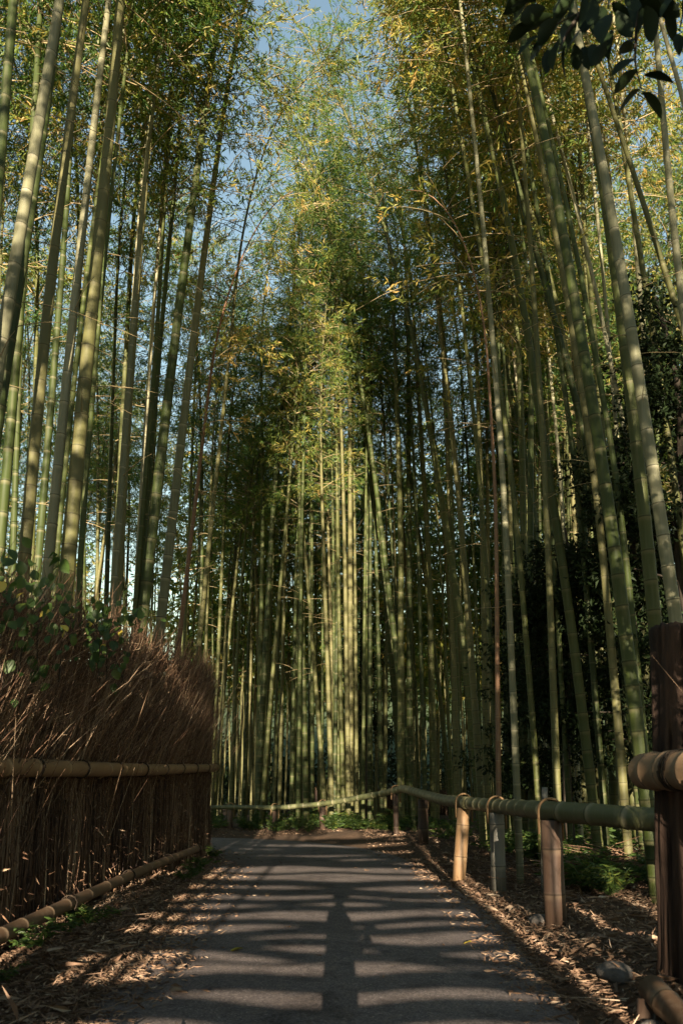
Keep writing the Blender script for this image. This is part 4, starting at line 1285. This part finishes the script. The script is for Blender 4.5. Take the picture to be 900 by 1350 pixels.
# ------------------------------------------------------------------ leaf litter, stones and single fallen leaves
def litter(n, xr, yr, dmin, dmax, seed, size=(.035, .095)):
    g = np.random.default_rng(seed)
    x = g.uniform(*xr, n * 3); y = g.uniform(*yr, n * 3)
    d = path_dist(x, y)
    ok = (d > dmin + g.exponential(.12, len(d)) * -1.6 + .08 * np.sin(y * 2.3) * np.sin(y * .9)) & (d < dmax)
    x, y, d = x[ok][:n], y[ok][:n], d[ok][:n]
    m = len(x)
    z = gz(x, y, d) + g.uniform(.004, .035, m)
    z = np.where(d < 0.02, np.maximum(z, .018), z)
    D = np.c_[g.normal(size=(m, 2)), g.normal(0, .28, m)]
    return np.c_[x, y, z], D, g.uniform(*size, m), g.uniform(.006, .016, m), np.clip(g.normal(.45, .25, m), 0, 1)
mb = MB()
for a in ((46000, (1.0, 5.5), (3.2, 14), .02, 9, 51), (26000, (-2.6, -1.0), (3.2, 16), .02, 1.3, 52), (12000, (.5, 7), (12, 21), .05, 9, 53), (4000, (-5, 2), (19.5, 24), .05, 6, 54)):
    p, D, l, w, tn = litter(*a)
    leaf_quads(mb, p, D, l, w * (1 + (rng.random(len(l)) < .1)), tn, .35)
g = np.random.default_rng(58)
for (n_, xr, yr, dm) in ((1300, (1.2, 5.5), (3.4, 14), 9), (500, (-2.5, -1.2), (3.4, 15), 1.2)):
    x, y = g.uniform(*xr, n_), g.uniform(*yr, n_)
    d = path_dist(x, y); ok = (d > .05) & (d < dm)
    x, y, d = x[ok], y[ok], d[ok]; m = len(x)
    leaf_quads(mb, np.c_[x, y, gz(x, y, d) + .03], np.c_[g.normal(size=(m, 2)), g.normal(0, .2, m)], g.uniform(.10, .24, m), g.uniform(.02, .05, m), np.clip(g.normal(.45, .3, m), 0, 1), .5, g)
    x, y = g.uniform(*xr, n_ // 2), g.uniform(*yr, n_ // 2)
    d = path_dist(x, y); ok = (d > .05) & (d < dm); x, y, d = x[ok], y[ok], d[ok]; m = len(x)
    B = np.c_[x, y, gz(x, y, d) + .025]; az = g.uniform(0, 6.28, m); ln = g.uniform(.12, .5, m)
    E = B + np.c_[np.cos(az) * ln, np.sin(az) * ln, g.normal(.01, .03, m)]
    sticks(mb, np.stack([B, (B + E) / 2 + g.normal(0, .012, (m, 3)), E], 1), np.tile([.004, .003, .002], (m, 1)), np.clip(g.normal(.4, .25, m), 0, 1))
tag(ob('leaf_litter', mb.mesh('leaf_litter', M['litter'], smooth=False)), 'dry brown fallen bamboo leaves covering the verges', 'litter', kind='stuff')
mb = MB()
n = 260
g = np.random.default_rng(61)
x = g.uniform(-2, 1.6, n); y = g.uniform(3.5, 18, n)
ok = path_dist(x, y) < -.02
e = np.abs(path_dist(x, y)); keep = ok & (g.random(n) < np.exp(-e * 1.7))
x, y = x[keep], y[keep]; m = len(x)
leaf_quads(mb, np.c_[x, y, np.full(m, .022)], np.c_[g.normal(size=(m, 2)), g.normal(0, .12, m)], g.uniform(.04, .1, m), g.uniform(.01, .022, m), np.clip(g.normal(.5, .25, m), 0, 1), .3, g)
tag(ob('path_leaf_scraps', mb.mesh('path_leaf_scraps', M['litter'], smooth=False)), 'tiny dry leaf scraps blown onto the asphalt path', 'litter', kind='stuff')

yl = broad_leaf_mesh('fallen_leaf', M['leaf_yellow'], .11, .055, .2)
bl_ = broad_leaf_mesh('fallen_leaf', M['litter'], .11, .06, .6)
for (u, v, me, s, lab) in ((325, 1244, yl, 1.15, 'yellow green fallen leaf lying in mid path'), (615, 1236, yl, .8, 'small yellow fallen leaf near the path edge by the posts'),
        (357, 1175, bl_, 1.1, 'curled brown fallen leaf on the path near the brushwood fence'), (235, 1298, bl_, 1.3, 'brown fallen leaf on a sunlit streak of the path'),
        (484, 1145, bl_, 1.3, 'upright curled dry leaf on the sunlit streak'), (779, 1160, yl, 1.2, 'yellow leaf lying on the litter behind the brown post'),
        (380, 1217, bl_, .6, 'tiny pale leaf on dark asphalt'), (516, 1183, bl_, .6, 'tiny pale leaf lying just past the person shadow')):
    d = 1430 / (v - HOR)
    x = px(u, d)
    o = ob('fallen_leaf', me, None, (x, d, max(gz1(x, d), .012) + .012))
    o.rotation_euler = (random.uniform(-.15, .15), random.uniform(-.2, .2), random.uniform(0, 6.28)); o.scale = (s, s, s * 1.4)
    tag(o, lab, 'leaf')

def stone(u, v, r, seed, lab):
    d = 1430 / (v - HOR)
    g = np.random.default_rng(seed)
    mb = MB(); ellipsoid(mb, (0, 0, 0), (r, r * .8, r * .55), 20, 14)
    vv = mb.v[0]
    for i_ in range(len(vv)):
        p = vv[i_] / r
        vv[i_] *= 1 + .28 * mnoise.noise(Vector(p * 1.3 + seed)) + .1 * mnoise.noise(Vector(p * 4 + seed))
    x = px(u, d)
    o = ob('stone', mb.mesh('stone', M['rock'], smooth=True), None, (x, d, gz1(x, d) + r * .18))
    o.rotation_euler = (0, 0, seed)
    tag(o, lab, 'stone')
stone(797, 1292, .13, 2, 'broad flat grey stone in the litter beside the log post')
stone(702, 1216, .11, 5, 'small dark stone at the foot of the brown fence post')
stone(838, 1340, .08, 7, 'small dark stone below the broad flat one')
stone(640, 1222, .05, 9, 'little pebble at the path edge before the grey post')

def stump(u, vt, d, h, dia, lab):
    x = px(u, d); bz = gz1(x, d) - .05
    mb = MB(); bamboo_tube(mb, [(0, 0, 0), (.02, 0, h * .5), (.05, 0, h)], dia / 2, dia / 2 * .95, .2, .25, 10)
    tag(ob('bamboo_stump', mb.mesh('bamboo_stump', M['rail_grey'], 'band'), None, (x, d, bz)), lab, 'stump')
stump(709, 1040, 9.6, 1.25, .075, 'cut pale bamboo stump poking above the green rail')

# felled dry canes and brush heap behind the rail fence
bh = thing('brush_heap', 'heap of dry brown twigs behind the green rail', 'brush heap', (px(800, 10.4), 10.4, 0))
mb = MB()
g = np.random.default_rng(77)
for k in range(900):
    c = np.array([g.normal(.2, .45), g.normal(0, .35), 0]); c[2] = .05 + .4 * math.exp(-(c[0] / .9) ** 2 - (c[1] / .5) ** 2) * g.random() + .05
    az = g.normal(0, .5) + (math.pi if g.random() < .5 else 0); ln = g.uniform(.2, .8)
    e = c + np.array([math.cos(az) * ln, math.sin(az) * ln, g.normal(.02, .08)])
    tube(mb, [c, (c + e) / 2 + g.normal(0, .02, 3), e], [.005, .004, .002], 3, np.clip(g.normal(.5, .2), 0, 1), caps=False)
hs_ = ob('twigs', mb.mesh('twigs', M['brush']), bh); tag(hs_, kind='stuff')

# a far brushwood fence catching the sun beyond the grove
ff = thing('brushwood_fence', 'distant tan brushwood fence glimpsed between culms beyond the bend', 'fence', (0, 0, 0))
brush_panel('brushwood', ff, (px(395, 43), 43), (px(600, 43), 43), 1.5, 1.5, 900, .3, .3, 9, 200)
print('bamboo', count, 'objects', len(bpy.data.objects))
